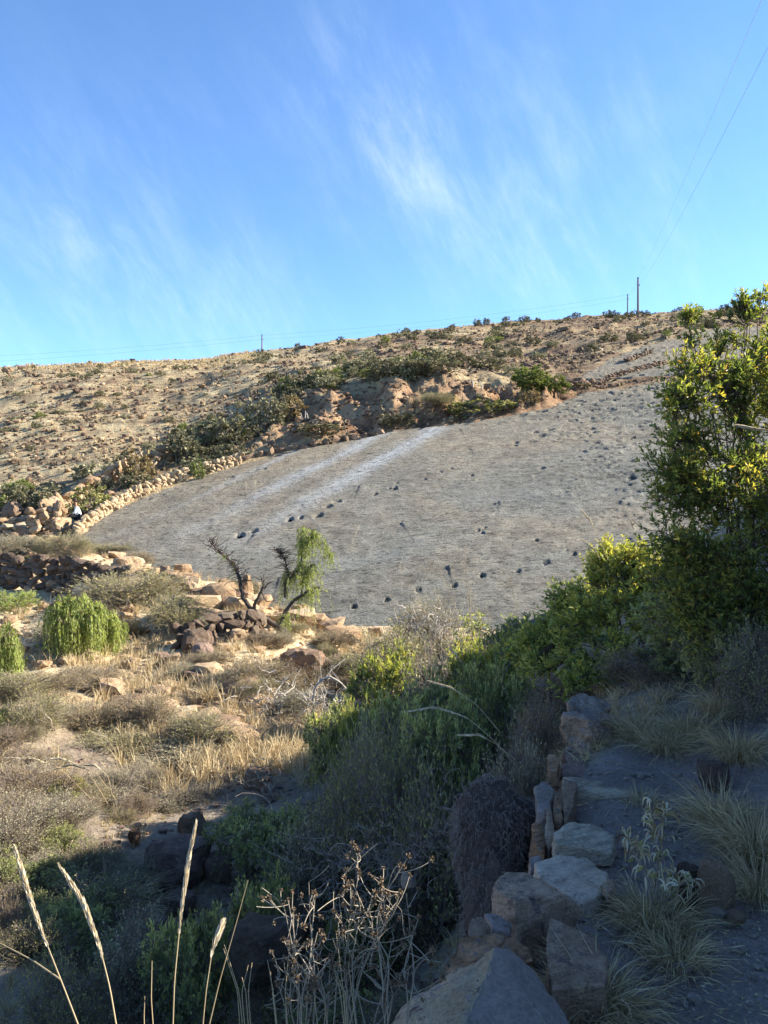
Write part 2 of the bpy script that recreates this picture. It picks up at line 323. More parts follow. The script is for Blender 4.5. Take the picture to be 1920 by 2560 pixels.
def m_path():
    N = NT('path_soil'); p = N.pos()
    mid = N.noise(p, 3.5, 6, .65, .5); fine = N.noise(p, 60, 5, .75); gr = N.vor(p, 70.)
    v = N.math('ADD', N.math('MULTIPLY', mid, .5), N.math('MULTIPLY', fine, .5))
    col = N.ramp(v, [(.34, (.15, .115, .10)), (.5, (.26, .205, .185)), (.66, (.37, .30, .27))])
    col = N.mix(N.rng(gr, .12, .22, .5, 0.), col, (.21, .17, .15))
    return N.fin(col, .95, N.bump(N.math('ADD', N.math('MULTIPLY', mid, 1.5), fine), 1., .03), .1)
M['path'] = m_path()

def m_leaf(name, stops, trans=.35, rough=.5, spec=.35, tcol=(1.5, 1.6, .7)):
    N = NT(name); at_ = N.n('ShaderNodeAttribute', attribute_name='tint').outputs['Fac']; oi = N.n('ShaderNodeObjectInfo').outputs['Random']
    v = N.math('ADD', at_, N.math('MULTIPLY', N.math('SUBTRACT', oi, .5), .10))
    col = N.ramp(v, stops)
    b = N.n('ShaderNodeBsdfPrincipled', {'Base Color': col, 'Roughness': rough, 'Specular IOR Level': spec})
    tc = N.mix(1., col, tcol, 'MULTIPLY')
    tr = N.n('ShaderNodeBsdfTranslucent', {'Color': tc}); mx = N.n('ShaderNodeMixShader', {0: trans, 1: b.outputs[0], 2: tr.outputs[0]})
    N.t.links.new(mx.outputs[0], N.out.inputs[0]); return N.m
M['leaf_big'] = m_leaf('leaf_green', [(0, (.07, .09, .035)), (.35, (.14, .175, .05)), (.65, (.27, .28, .07)), (.93, (.42, .35, .08)), (1, (.48, .26, .06))], .45)
M['leaf_mid'] = m_leaf('leaf_yellow_green', [(0, (.09, .11, .04)), (.4, (.21, .24, .065)), (.7, (.37, .37, .095)), (.94, (.48, .41, .10)), (1, (.42, .26, .07))], .35)
M['leaf_dark'] = m_leaf('leaf_dark_green', [(0, (.10, .11, .062)), (.45, (.23, .245, .12)), (1, (.48, .45, .20))], .42)
M['leaf_molle'] = m_leaf('leaf_pepper_tree', [(0, (.16, .19, .06)), (.5, (.32, .37, .12)), (1, (.50, .53, .20))], .55, .5, .35, (1.2, 1.25, .7))
M['leaf_olive'] = m_leaf('leaf_olive', [(0, (.12, .12, .045)), (.5, (.27, .26, .10)), (1, (.46, .41, .17))], .25, .7, .1, (1.2, 1.15, .7))
M['leaf_grey'] = m_leaf('leaf_grey_green', [(0, (.15, .14, .085)), (.5, (.31, .29, .175)), (1, (.46, .42, .26))], .2, .8, .1, (1.1, 1.1, .9))
M['leaf_brown'] = m_leaf('leaf_russet', [(0, (.13, .10, .05)), (.5, (.25, .19, .09)), (1, (.38, .30, .15))], .2, .8, .1, (1.2, 1., .7))
M['leaf_hill'] = m_leaf('leaf_hill_shrub', [(0, (.09, .082, .05)), (.5, (.19, .175, .10)), (1, (.31, .285, .165))], .12, .85, .1, (1.1, 1.1, .8))
M['leaf_hill_green'] = m_leaf('leaf_hill_green', [(0, (.09, .11, .035)), (.5, (.19, .215, .07)), (1, (.30, .32, .11))], .2, .8, .1)
M['dry_leaf'] = m_leaf('dry_curled_leaf', [(0, (.10, .06, .035)), (.35, (.26, .19, .10)), (.6, (.50, .43, .31)), (1, (.62, .56, .44))], .2, .7, .2)
M['straw'] = m_leaf('straw_blade', [(0, (.24, .175, .10)), (.5, (.46, .36, .21)), (1, (.62, .52, .33))], .3, .7, .2, (1.1, 1., .85))
M['tuft'] = m_leaf('path_grass_blade', [(0, (.20, .155, .09)), (.5, (.42, .335, .19)), (1, (.62, .52, .32))], .3, .6, .2, (1.1, 1., .8))
M['plume'] = m_leaf('feather_grass_plume', [(0, (.45, .36, .22)), (1, (.72, .64, .48))], .35, .6, .2, (1.05, 1., .9))
M['seedhead'] = m_leaf('brown_seed_head', [(0, (.12, .085, .055)), (1, (.30, .22, .14))], .1, .9, .1, (1.1, 1., .8))
def m_bark(name, a, b, sc=20):
    N = NT(name); p = N.map(N.obj(), (1, 1, .3)); v = N.noise(p, sc, 5, .7); return N.fin(N.ramp(v, [(.3, a), (.7, b)]), .9, N.bump(v, .6, .01), .15)
M['bark_dark'] = m_bark('bark_dark', (.035, .028, .022), (.13, .10, .08))
M['bark_brown'] = m_bark('bark_brown', (.07, .05, .035), (.17, .125, .09))
M['twig_grey'] = m_bark('twig_grey', (.20, .165, .12), (.38, .325, .25))
M['twig_white'] = m_bark('twig_bleached', (.30, .26, .215), (.52, .47, .41))
M['twig_purple'] = m_bark('twig_purplish', (.16, .125, .105), (.33, .265, .225))
M['pole'] = m_bark('weathered_pole', (.12, .10, .085), (.22, .19, .16), 8)
N = NT('wire_metal'); M['wire'] = N.fin((.30, .31, .33), .5)
N = NT('white_shirt_cloth'); M['shirt'] = N.fin((.78, .78, .80), .85)
N = NT('dark_trouser_cloth'); M['trousers'] = N.fin((.025, .025, .03), .9)
N = NT('skin'); M['skin'] = N.fin((.30, .16, .10), .6)
N = NT('hat_felt'); M['hat'] = N.fin((.05, .03, .022), .9)
N = NT('pit_shade'); M['pit'] = N.fin(N.ramp(N.noise(N.pos(), 9, 4), [(.3, (.010, .008, .007)), (.7, (.028, .022, .018))]), .95)  # near-black pit floors: the shade inside the footprints is put into the colour
N = NT('cliff_shadow_rock'); M['pebble'] = m_rock('pebble', [(.2, (.14, .11, .10)), (.6, (.32, .26, .22)), (.9, (.55, .50, .44))], None, 20, .01)

# ------------------------------------------------------------------ mesh helpers
def mkmesh(name, V, Fs, mats, tint=None, smooth=True, midx=None):
    me = bpy.data.meshes.new(name); V = np.asarray(V, np.float32)
    if not isinstance(Fs, (list, tuple)): Fs = [Fs]
    Fs = [np.asarray(f, np.int32) for f in Fs if len(f)]
    nl = sum(f.size for f in Fs); npoly = sum(len(f) for f in Fs)
    me.vertices.add(len(V)); me.vertices.foreach_set('co', V.ravel())
    me.loops.add(nl); me.loops.foreach_set('vertex_index', np.concatenate([f.ravel() for f in Fs]))
    me.polygons.add(npoly)
    st = []; o = 0
    for f in Fs:
        st.append(o + np.arange(len(f)) * f.shape[1]); o += f.size
    me.polygons.foreach_set('loop_start', np.concatenate(st).astype(np.int32))
    for m in (mats if isinstance(mats, (list, tuple)) else [mats]): me.materials.append(m)
    me.update(calc_edges=True)
    me.polygons.foreach_set('use_smooth', np.full(npoly, smooth))
    if midx is not None: me.polygons.foreach_set('material_index', np.asarray(midx, np.int32))
    if tint is not None:
        a = me.attributes.new('tint', 'FLOAT', 'POINT'); a.data.foreach_set('value', np.asarray(tint, np.float32))
    return me
def link(name, me, parent=None, loc=None, **tags):
    o = bpy.data.objects.new(name, me); C.objects.link(o)
    if parent is not None: o.parent = parent
    if loc is not None: o.location = loc
    for k, v in tags.items():
        if v is not None: o[k] = v
    return o
def thing(name, label, cat, loc=(0, 0, 0), group=None):
    return link(name, None, None, loc, label=label, category=cat, group=group)
def dup(root, loc, rz=0., scale=(1, 1, 1), label=None, group=None):
    r = root.copy(); C.objects.link(r); r.location = loc; r.rotation_euler = (0, 0, rz); r.scale = scale
    if label: r['label'] = label
    if group: r['group'] = group
    elif 'group' in r: del r['group']
    for ch in root.children:
        c = ch.copy(); C.objects.link(c); c.parent = r
    return r
def unit(v): return v / np.maximum(np.linalg.norm(v, axis=-1, keepdims=True), 1e-9)
def rdir(n): return unit(rng.normal(size=(n, 3)))
def strands(P, R, sides=3):
    """P (n,m,3) polylines, R (n,m) radii -> tubes"""
    n, m, _ = P.shape; T = unit(np.gradient(P, axis=1)); ref = rdir(n)[:, None, :]
    U = unit(np.cross(T, ref)); W = np.cross(T, U); a = np.arange(sides) * 2 * np.pi / sides
    V = P[:, :, None, :] + R[:, :, None, None] * (np.cos(a)[None, None, :, None] * U[:, :, None, :] + np.sin(a)[None, None, :, None] * W[:, :, None, :])
    idx = np.arange(n * m * sides).reshape(n, m, sides); nx = np.roll(idx, -1, axis=2)
    Fq = np.stack([idx[:, :-1], nx[:, :-1], nx[:, 1:], idx[:, 1:]], -1).reshape(-1, 4)
    return V.reshape(-1, 3), Fq
def ribbons(P, Wd):
    """flat blades"""
    n, m, _ = P.shape; T = unit(np.gradient(P, axis=1)); U = unit(np.cross(T, rdir(n)[:, None, :]))
    V = np.stack([P + U * Wd[:, :, None], P - U * Wd[:, :, None]], 2)
    idx = np.arange(n * m * 2).reshape(n, m, 2)
    Fq = np.stack([idx[:, :-1, 0], idx[:, :-1, 1], idx[:, 1:, 1], idx[:, 1:, 0]], -1).reshape(-1, 4)
    return V.reshape(-1, 3), Fq
def leaves(pos, dr, L, w, fold=.12):
    """lance-shaped leaves folded on the midrib: 4 tris each"""
    n = len(pos); X = unit(dr); Y = unit(np.cross(X, rdir(n))); Z = np.cross(X, Y)
    T = np.array([[0, 0, 0], [.42, w, fold], [1, 0, -.05], [.42, -w, fold], [.5, 0, 0]])
    L = np.broadcast_to(np.asarray(L), (n,))
    V = pos[:, None] + L[:, None, None] * (T[None, :, 0:1] * X[:, None] + T[None, :, 1:2] * Y[:, None] + T[None, :, 2:3] * Z[:, None])
    b = (np.arange(n) * 5)[:, None, None]
    Ft = (b + np.array([[0, 4, 1], [1, 4, 2], [0, 3, 4], [4, 3, 2]])[None]).reshape(-1, 3)
    return V.reshape(-1, 3), Ft
def leaves2(pos, dr, L, w):
    n = len(pos); X = unit(dr); Y = unit(np.cross(X, rdir(n))); L = np.broadcast_to(np.asarray(L), (n,))
    T = np.array([[0, 0, 0], [.45, w, 0], [1, 0, 0], [.45, -w, 0]])
    V = pos[:, None] + L[:, None, None] * (T[None, :, 0:1] * X[:, None] + T[None, :, 1:2] * Y[:, None])
    Fq = (np.arange(n) * 4)[:, None] + np.arange(4)[None]
    return V.reshape(-1, 3), Fq
def bez(a, b, c, m):
    t = np.linspace(0, 1, m)[None, :, None]; return a[:, None] * (1 - t) ** 2 + 2 * b[:, None] * t * (1 - t) + c[:, None] * t * t
def join(parts):
    Vs = []; Fs = {}; o = 0
    for V, f in parts:
        Vs.append(V); Fs.setdefault(f.shape[1], []).append(f + o); o += len(V)
    return np.concatenate(Vs), [np.concatenate(v) for v in Fs.values()]

def shrub(blobs, n_stem=7, n_clu=60, n_twig=6, n_leaf=10, ll=.05, lw=.2, twig_r=.002, stem_r=.015, clu_r=.12, base_r=.08, leaf_start=.35, weep=0., up=.25, leaf4=True, shell=.5, twig_m=4, low_dir=.0, tintbias=0.):
    blobs = np.array(blobs, float); k = rng.choice(len(blobs), n_clu, p=blobs[:, 3] ** 1.6 / (blobs[:, 3] ** 1.6).sum())
    rr = (shell + (1 - shell) * rng.random(n_clu)) ** .8
    cc = blobs[k, :3] + rdir(n_clu) * (blobs[k, 3] * rr)[:, None]; cc[:, 2] = np.maximum(cc[:, 2], .03)
    # stems
    si = rng.choice(n_clu, n_stem, replace=n_stem > n_clu); b0 = np.zeros((n_stem, 3)); b0[:, :2] = rng.normal(size=(n_stem, 2)) * base_r
    end = cc[si]; mid = (b0 + end) * .5 + np.array([0, 0, 1.]) * up * np.linalg.norm(end - b0, axis=1)[:, None] - (end - b0) * np.array([.25, .25, 0]) + rng.normal(size=(n_stem, 3)) * .03
    S = bez(b0, mid, end, 12); S += np.cumsum(rng.normal(size=S.shape) * .006, 1)
    SR = stem_r * (1 - .75 * np.linspace(0, 1, 12))[None] * rng.uniform(.6, 1.1, (n_stem, 1))
    # branch to each cluster from the nearest stem point
    Q = S[:, 3:].reshape(-1, 3); dd = np.linalg.norm(cc[:, None] - Q[None], axis=-1) + .6 * np.maximum(0, Q[None, :, 2] - cc[:, None, 2]); q = Q[dd.argmin(1)]
    bm = (q + cc) / 2 + rng.normal(size=cc.shape) * .04 * np.linalg.norm(cc - q, axis=1)[:, None] + np.array([0, 0, .06]) * np.linalg.norm(cc - q, axis=1)[:, None]
    B = bez(q, bm, cc, 6); BR = np.linspace(1, .45, 6)[None] * np.minimum(stem_r * .45, .012) * np.ones((n_clu, 1))
    wood = [strands(S, SR, 5), strands(B, BR, 3)]
    # twigs
    n2 = n_clu * n_twig; c2 = np.repeat(cc, n_twig, 0); qq = np.repeat(q, n_twig, 0); t0 = rng.uniform(.55, 1, (n2, 1)); s0 = qq + (c2 - qq) * t0
    outd = unit(unit(c2 - np.array([0, 0, .2])) * .9 + rng.normal(size=(n2, 3)) * .8 + np.array([0, 0, .35 - 2.4 * weep])); tl = clu_r * rng.uniform(.5, 1.3, (n2, 1))
    if weep:
        e = s0 + outd * tl * .35 + np.array([0, 0, -1.]) * tl * weep; md = s0 + unit(outd * [1, 1, 0] + 1e-3) * tl * .35 + np.array([0, 0, .05]) * tl
    else:
        e = s0 + outd * tl; md = (s0 + e) / 2 + rng.normal(size=(n2, 3)) * tl * .12
    Tw = bez(s0, md, e, twig_m); wood.append(strands(Tw, twig_r * np.linspace(1, .4, twig_m)[None] * np.ones((n2, 1)), 3))
    V, Fs = join(wood); out = [(V, Fs, None)]
    if n_leaf:
        n3 = n2 * n_leaf; tw = np.repeat(np.arange(n2), n_leaf); t = rng.uniform(leaf_start, 1, n3)
        a, b, c = s0[tw], md[tw], e[tw]; tt = t[:, None]; pos = a * (1 - tt) ** 2 + 2 * b * tt * (1 - tt) + c * tt * tt
        td = unit((c - a) + (c - b)); dr = unit(td * (.8 if not weep else .9) + rdir(n3) * .75 + np.array([0, 0, -.5 * weep]))
        L = ll * rng.uniform(.6, 1.2, n3)
        lv = leaves(pos, dr, L, lw) if leaf4 else leaves2(pos, dr, L, lw)
        # tint: younger, yellower leaves at tips and upper clusters; per-cluster variation
        ct = np.repeat(np.repeat(rng.normal(size=n_clu) * .22, n_twig), n_leaf)
        hz = (pos[:, 2] - pos[:, 2].min()) / (np.ptp(pos[:, 2]) + 1e-6)
        ti = np.clip(.22 + .28 * (t - leaf_start) / (1 - leaf_start + 1e-6) + .15 * hz + ct + rng.normal(size=n3) * .12 + tintbias, 0, .9)
        ti = np.where(rng.random(n3) < .02, 1., ti)
        out.append((lv[0], [lv[1]], np.repeat(ti, 5 if leaf4 else 4)))
    return out
def put_shrub(name, parts, wood_mat, leaf_mat, label, cat, loc, group=None, leafname='foliage', woodname='branches', rz=0., scale=(1, 1, 1)):
    r = thing(name, label, cat, loc, group); r.rotation_euler = (0, 0, rz); r.scale = scale
    V, Fs, _ = parts[0]; link(woodname, mkmesh(woodname, V, Fs, wood_mat), r)
    if len(parts) > 1:
        V, Fs, ti = parts[1]; link(leafname, mkmesh(leafname, V, Fs, leaf_mat, ti, False), r)
    return r
def tuft_geo(n, h, spread, w, m=5, base=.05, droop=.5, up=1.):
    a = rng.uniform(0, 2 * np.pi, n); out = np.stack([np.cos(a), np.sin(a), 0 * a], -1); b = out * rng.uniform(0, base, (n, 1)); H_ = h * rng.uniform(.45, 1.15, (n, 1)); sp = spread * rng.uniform(.1, 1., (n, 1))
    up_ = np.array([0, 0, 1.]); mid = b + up_ * H_ * .75 * up + out * sp * .35; end = b + out * sp + up_ * H_ * (1 - droop * rng.random((n, 1)))
    P = bez(b, mid, end, m); P += np.cumsum(rng.normal(size=P.shape) * h * .04, 1)
    W_ = w * np.array([1, .9, .75, .5, .12][:m] if m == 5 else np.linspace(1, .15, m))[None] * rng.uniform(.6, 1.2, (n, 1))
    V, Fq = ribbons(P, W_); ti = np.repeat(np.clip(rng.normal(.5, .25, n), 0, 1), m * 2); return V, Fq, ti

# icospheres and rock shapes
def ico(sub):
    bm = bmesh.new(); bmesh.ops.create_icosphere(bm, subdivisions=sub, radius=1); V = np.array([v.co[:] for v in bm.verts]); Fc = np.array([[v.index for v in f.verts] for f in bm.faces]); bm.free(); return V, Fc
ICO = {s: ico(s) for s in (1, 2, 3, 4)}
def rock_shape(sub=2, nplanes=9, rough=.04, r=None, flat=1.):
    r = r or rng; V, Fc = ICO[sub]; d = unit(V); pn = unit(r.normal(size=(nplanes, 3))); ph = r.uniform(.55, .95, nplanes)
    pn = np.concatenate([pn, [[0, 0, 1], [0, 0, -1]]]); ph = np.append(ph, [.62, .7])
    dp = d @ pn.T; rad = np.where(dp > .05, ph[None] / np.maximum(dp, .05), 9).min(1); rad = np.minimum(rad, 1.15)
    o = r.uniform(0, 99); nz = fbm(d[:, 0] * 1.8 + o + d[:, 2], d[:, 1] * 1.8 + d[:, 2] * 1.3 + o, 4, .6)
    return d * (rad * (1 + rough * 3 * nz))[:, None] * np.array([1, 1, flat]), Fc
ROCKS = []
for i in range(14):
    v, f = rock_shape(2, 8 + i % 4, .035, np.random.default_rng(100 + i)); ROCKS.append((v, f))
_rm = {}
def rock_mesh(i, key):
    i %= len(ROCKS)
    if (i, key) not in _rm: _rm[(i, key)] = mkmesh('stone', ROCKS[i][0], ROCKS[i][1], M[key], None, False)
    return _rm[(i, key)]
def place_rock(name, key, loc, size, label=None, cat=None, group=None, parent=None, rot=None, sub=None, seed=None, sink=.25, flat=None):
    s = np.broadcast_to(np.asarray(size, float), (3,)).copy() / 2
    if sub:
        v, f = rock_shape(sub, 10, .045, np.random.default_rng(seed or 5)); me = mkmesh(name, v, f, M[key], None, False)
    else: me = rock_mesh(int(rng.integers(0, 14)), key)
    o = link(name, me, parent, (loc[0], loc[1], loc[2] + s[2] * (1 - 2 * sink)), label=label, category=cat, group=group)
    o.scale = s; o.rotation_euler = rot if rot is not None else (rng.normal() * .15, rng.normal() * .15, rng.uniform(0, 6.28))
    return o

# ------------------------------------------------------------------ ground, hillside, path
fa = np.radians(np.arange(-33, 33.01, .16)); ca = np.radians(np.concatenate([np.arange(-180, -33, 3.), np.arange(36, 180, 3.)]))
ang = np.sort(np.concatenate([fa, ca])); rad = np.exp(np.arange(math.log(.35), math.log(330), .0115))
AA, RR = np.meshgrid(ang, rad); X = (RR * np.sin(AA)); Y = (RR * np.cos(AA))
SD = slab_sd(X.ravel(), Y.ravel()); Z = H(X.ravel(), Y.ravel(), True, SD).reshape(X.shape)
SDg = SD.reshape(X.shape); Z = Z - .35 * sstep(SDg, .15, .7)
Z += .02 * np.clip(RR / 6, .1, 1) * fbm(X * 2.1, Y * 2.1, 3, .6) * (SDg < 0)
V = np.stack([X, Y, Z], -1).reshape(-1, 3); nr, na = X.shape
idx = np.arange(nr * na).reshape(nr, na); nx = np.roll(idx, -1, 1)
Q = np.stack([idx[:-1], nx[:-1], nx[1:], idx[1:]], -1).reshape(-1, 4)
Q = Q[:, ::-1]
cx = V[Q].mean(1); fsd = slab_sd(cx[:, 0], cx[:, 1]); fr = np.hypot(cx[:, 0], cx[:, 1])
PE_Y = [-12, 0, 1.6, 2.4, 3.2, 3.7, 4.2, 4.6, 5, 6, 7, 9]; PE_X = [-.6, -.35, .25, .45, .6, .85, .95, 1.45, 1.95, 2.6, 3.2, 4.3]
xe = np.interp(cx[:, 1], PE_Y, PE_X) + .05 * fbm(cx[:, 0] * 3, cx[:, 1] * 3, 2)
is_path = (cx[:, 0] > xe) & (cx[:, 0] < xe + 1.9) & (cx[:, 1] < 9) & (cx[:, 1] > -12)
is_hill = (fr > 34) & (cx[:, 1] > 5)
drop = fsd > .9
def submesh(name, mask, m):
    q = Q[mask]; u, inv = np.unique(q.ravel(), return_inverse=True)
    return link(name, mkmesh(name, V[u], inv.reshape(-1, 4), m), kind='structure')
submesh('path', is_path & ~drop, M['path'])
submesh('hillside', is_hill & ~drop & ~is_path, M['hill'])
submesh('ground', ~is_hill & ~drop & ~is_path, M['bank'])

# ------------------------------------------------------------------ the tilted rock slab with its tracks
prints = [(600, 1338, 26, 15), (634, 1327, 24, 10), (725, 1299, 20, 12), (752, 1295, 14, 8), (794, 1290, 26, 12), (820, 1267, 22, 8), (842, 1255, 24, 6), (938, 1235, 12, 6), (985, 1221, 18, 8), (992, 1209, 15, 7), (975, 1222, 9, 5),
          (885, 1517, 18, 9), (968, 1501, 17, 8), (1045, 1477, 17, 9), (1137, 1466, 17, 9), (1205, 1441, 20, 9), (1295, 1430, 15, 7), (1365, 1410, 19, 8), (1435, 1389, 17, 7), (1500, 1366, 22, 7), (1571, 1350, 20, 6),
          (1196, 1327, 11, 5), (1211, 1320, 12, 5), (1206, 1333, 10, 5), (1355, 1172, 24, 6), (1430, 1052, 27, 8), (1336, 1082, 20, 6), (1353, 1089, 18, 5), (1376, 1075, 24, 6), (1290, 1106, 22, 5), (1286, 1117, 20, 4), (1580, 1096, 18, 5),
          (1100, 1180, 9, 5), (1127, 1172, 10, 4), (1062, 1199, 10, 4), (1535, 1160, 16, 5), (1340, 1353, 12, 4), (1180, 1187, 12, 4), (1515, 1440, 14, 5), (1660, 1420, 16, 5), (1620, 1270, 14, 4)]
ledges = [(1300, 1040, 40, 5), (1350, 1030, 46, 6), (1250, 1060, 34, 5), (1620, 975, 60, 6), (1560, 970, 44, 5), (1480, 975, 44, 5), (1436, 1003, 44, 6), (1480, 1025, 44, 6), (1516, 1030, 52, 7), (1560, 1016, 34, 5), (1592, 1022, 40, 5), (1425, 1028, 24, 5), (1392, 1032, 24, 5), (1500, 1002, 40, 5), (1535, 1000, 30, 4), (1460, 1040, 28, 4), (1580, 1195, 34, 5),
          (1560, 1206, 30, 4), (1540, 1183, 26, 4), (1605, 1035, 40, 5), (1640, 1010, 40, 5), (1330, 1105, 26, 4), (1545, 985, 40, 5), (1600, 1060, 34, 4), (1620, 1180, 34, 5), (1640, 1225, 30, 4), (640, 1175, 60, 5), (565, 1195, 50, 4)]
sa = np.radians(np.arange(-25, 33, .085)); sr = np.exp(np.arange(math.log(20.3), math.log(92), .0038))
AA, RR = np.meshgrid(sa, sr); X = (RR * np.sin(AA)).ravel(); Y = (RR * np.cos(AA)).ravel(); sd = slab_sd(X, Y)
Zp = plane(X, Y)
und = .10 * fbm(X / 9, Y / 9, 3) + .035 * fbm(X / 1.1 + .2 * Y, Y / .55, 4, .6)
rip = np.abs(fbm(X / 1.7 + 3, Y / .42 + .3 * X, 3, .55)); det = und + .045 * (rip - .2)
# small steps (broken skin) on the right and near the top edge
stp = fbm(X / 5.5 + 9, Y / 1.5, 4, .6); det += .07 * sstep(stp, .02, .06) * sstep(X - .02 * Y, 4, 12) - .10 * sstep(stp, .25, .28) * sstep(X, 6, 14)
trail = []
for i, (px, py, wp, hp) in enumerate(prints + ledges):
    c = slab_pt(px, py); d = c[1]; wx = wp / F * d / 2; wy = max(hp / F * d / .36 / 2, .12)
    near = (np.abs(X - c[0]) < wx * 2.6) & (np.abs(Y - c[1]) < wy * 2.6)
    xx, yy = X[near] - c[0], Y[near] - c[1]; ph = i * 1.7
    q = np.sqrt((xx / wx) ** 2 + (yy / wy) ** 2); q = q + .55 * fbm(xx / wx * .9 + ph, yy / wy * .9, 3) ; dep = .27 if i < len(prints) else .13
    dep = min(dep * max(.6, wx / .3), .34)
    pit = -dep * (1 - sstep(q, .55, 1.0)); rim = .012 * np.exp(-((q - 1.2) / .22) ** 2) * (yy < 0)
    det[near] += pit + rim
    if i < len(prints): trail.append((c, wx, wy, dep, d))
for (xa, ya, xb, yb, wd_, dp_) in ((1000, 1302, 1620, 1192, .10, .09), (900, 1215, 1330, 1180, .07, .06), (1120, 1415, 1480, 1372, .07, .07), (640, 1330, 900, 1312, .06, .05), (380, 1240, 640, 1200, .10, .08), (1180, 1120, 1640, 1080, .10, .08), (700, 1440, 1000, 1405, .06, .05), (1250, 1250, 1640, 1232, .08, .07), (1150, 1072, 1420, 1040, .12, .10)):
    a_, b_ = slab_pt(xa, ya), slab_pt(xb, yb); e_ = b_[:2] - a_[:2]; L_ = np.hypot(*e_); tt_ = ((X - a_[0]) * e_[0] + (Y - a_[1]) * e_[1]) / L_ ** 2; dd_ = ((X - a_[0]) * e_[1] - (Y - a_[1]) * e_[0]) / L_
    dd_ = dd_ + .30 * fbm(tt_ * 4 + xa, 0 * tt_ + ya, 4, .5); on = (tt_ > 0) & (tt_ < 1); det -= np.where(on, dp_ * np.exp(-(dd_ / wd_) ** 2) * sstep(fbm(tt_ * 9 + ya, 0 * tt_, 3), -.25, .05), 0)
    det += np.where(on & (dd_ > 0), .05 * np.exp(-dd_ / 1.2), 0)
Zs = Zp + det - .55 * (1 - sstep(sd, -.35, .05))
Vs = np.stack([X, Y, Zs], -1); idx = np.arange(len(X)).reshape(len(sr), len(sa))
Qs = np.stack([idx[:-1, :-1], idx[1:, :-1], idx[1:, 1:], idx[:-1, 1:]], -1).reshape(-1, 4)[:, ::-1]
keep = sd[Qs].max(1) > -.4; Qs = Qs[keep][:, ::-1]
u, inv = np.unique(Qs.ravel(), return_inverse=True)
link('rock_slab', mkmesh('rock_slab', Vs[u], inv.reshape(-1, 4)[:, ::-1], M['slab']), kind='structure')
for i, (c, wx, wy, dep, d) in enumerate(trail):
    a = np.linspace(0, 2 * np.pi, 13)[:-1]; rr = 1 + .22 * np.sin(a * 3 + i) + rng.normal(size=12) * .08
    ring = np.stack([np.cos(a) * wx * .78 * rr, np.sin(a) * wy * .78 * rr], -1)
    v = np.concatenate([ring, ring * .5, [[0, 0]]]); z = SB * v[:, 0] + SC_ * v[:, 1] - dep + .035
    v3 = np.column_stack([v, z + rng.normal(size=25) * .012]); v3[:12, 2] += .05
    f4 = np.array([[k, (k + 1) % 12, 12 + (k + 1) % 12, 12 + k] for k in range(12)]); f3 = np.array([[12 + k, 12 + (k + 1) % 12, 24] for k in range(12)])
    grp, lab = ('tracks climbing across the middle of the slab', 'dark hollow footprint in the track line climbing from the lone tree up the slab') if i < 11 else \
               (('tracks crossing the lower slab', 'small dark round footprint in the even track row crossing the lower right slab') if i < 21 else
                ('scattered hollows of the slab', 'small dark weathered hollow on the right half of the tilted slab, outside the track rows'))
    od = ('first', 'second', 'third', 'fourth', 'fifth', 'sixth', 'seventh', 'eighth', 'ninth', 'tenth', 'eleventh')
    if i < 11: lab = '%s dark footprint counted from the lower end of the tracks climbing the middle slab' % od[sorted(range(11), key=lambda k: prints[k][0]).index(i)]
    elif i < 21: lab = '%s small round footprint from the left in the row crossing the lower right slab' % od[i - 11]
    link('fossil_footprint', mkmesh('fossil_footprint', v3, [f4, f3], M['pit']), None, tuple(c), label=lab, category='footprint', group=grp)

# ------------------------------------------------------------------ dry stone walls
def stone_wall(name, label, path_px, rows, sz, key, zoff=0., jitter=.25, cat='wall', deep=1):
    pts = [hit(px, py, 5) if d is None else at(px, d) for px, py, d in path_px]
    pts = np.array(pts); root = thing(name, label, cat, tuple(pts[0]))
    seg = np.linalg.norm(np.diff(pts[:, :2], axis=0), axis=1); L = np.concatenate([[0], np.cumsum(seg)]); tot = L[-1]; cnt = 0
    for r in range(rows):
        s = rng.uniform(0, sz * .5)
        while s < tot and cnt < 290:
            w = sz * rng.uniform(.5, 1.6); x = np.interp(s + w / 2, L, pts[:, 0]); y = np.interp(s + w / 2, L, pts[:, 1])
            for dd in range(deep):
                yy = y + dd * sz * .7 + r * .06; xx = x + rng.normal() * .03
                z = Hs(x, y) + sz * .62 * r + zoff
                h = sz * rng.uniform(.5, 1.05)
                o = link('stone', rock_mesh(int(rng.integers(0, 14)), key), root, (xx - pts[0][0], yy - pts[0][1] + rng.normal() * .05, z - pts[0][2] + sz * .3))
                o.scale = (w * .62, sz * .55 * rng.uniform(.8, 1.2), h * .68); o.rotation_euler = (rng.normal() * jitter, rng.normal() * jitter, rng.uniform(-.5, .5) + math.pi * int(rng.integers(0, 2))); cnt += 1
            s += w * .93
    return root
stone_wall('dry_stone_wall', 'pale tan dry stone wall running up the left edge of the grey slab', [(185, 1352, 35.8), (240, 1308, 38.2), (330, 1258, 41.6), (400, 1232, 43.2), (480, 1203, 45), (560, 1175, 46.2), (600, 1165, 46.8)], 4, .30, 'wall_stone', -.05, .5)
stone_wall('dry_stone_wall', 'dark shaded retaining wall of stacked stones at the far left below the grey shrubs', [(-60, 1470, 26), (60, 1470, 25.2), (150, 1478, 24.5), (230, 1500, 23.8), (300, 1512, 23.4)], 5, .34, 'dark_stone', 0, .3)
stone_wall('dry_stone_wall', 'broken terrace wall of dark rounded stones below and left of the forked tree', [(420, 1630, 17.9), (480, 1622, 18.1), (540, 1612, 18.4), (600, 1606, 18.6), (650, 1590, 19)], 4, .32, 'dark_stone', -.22, .5)
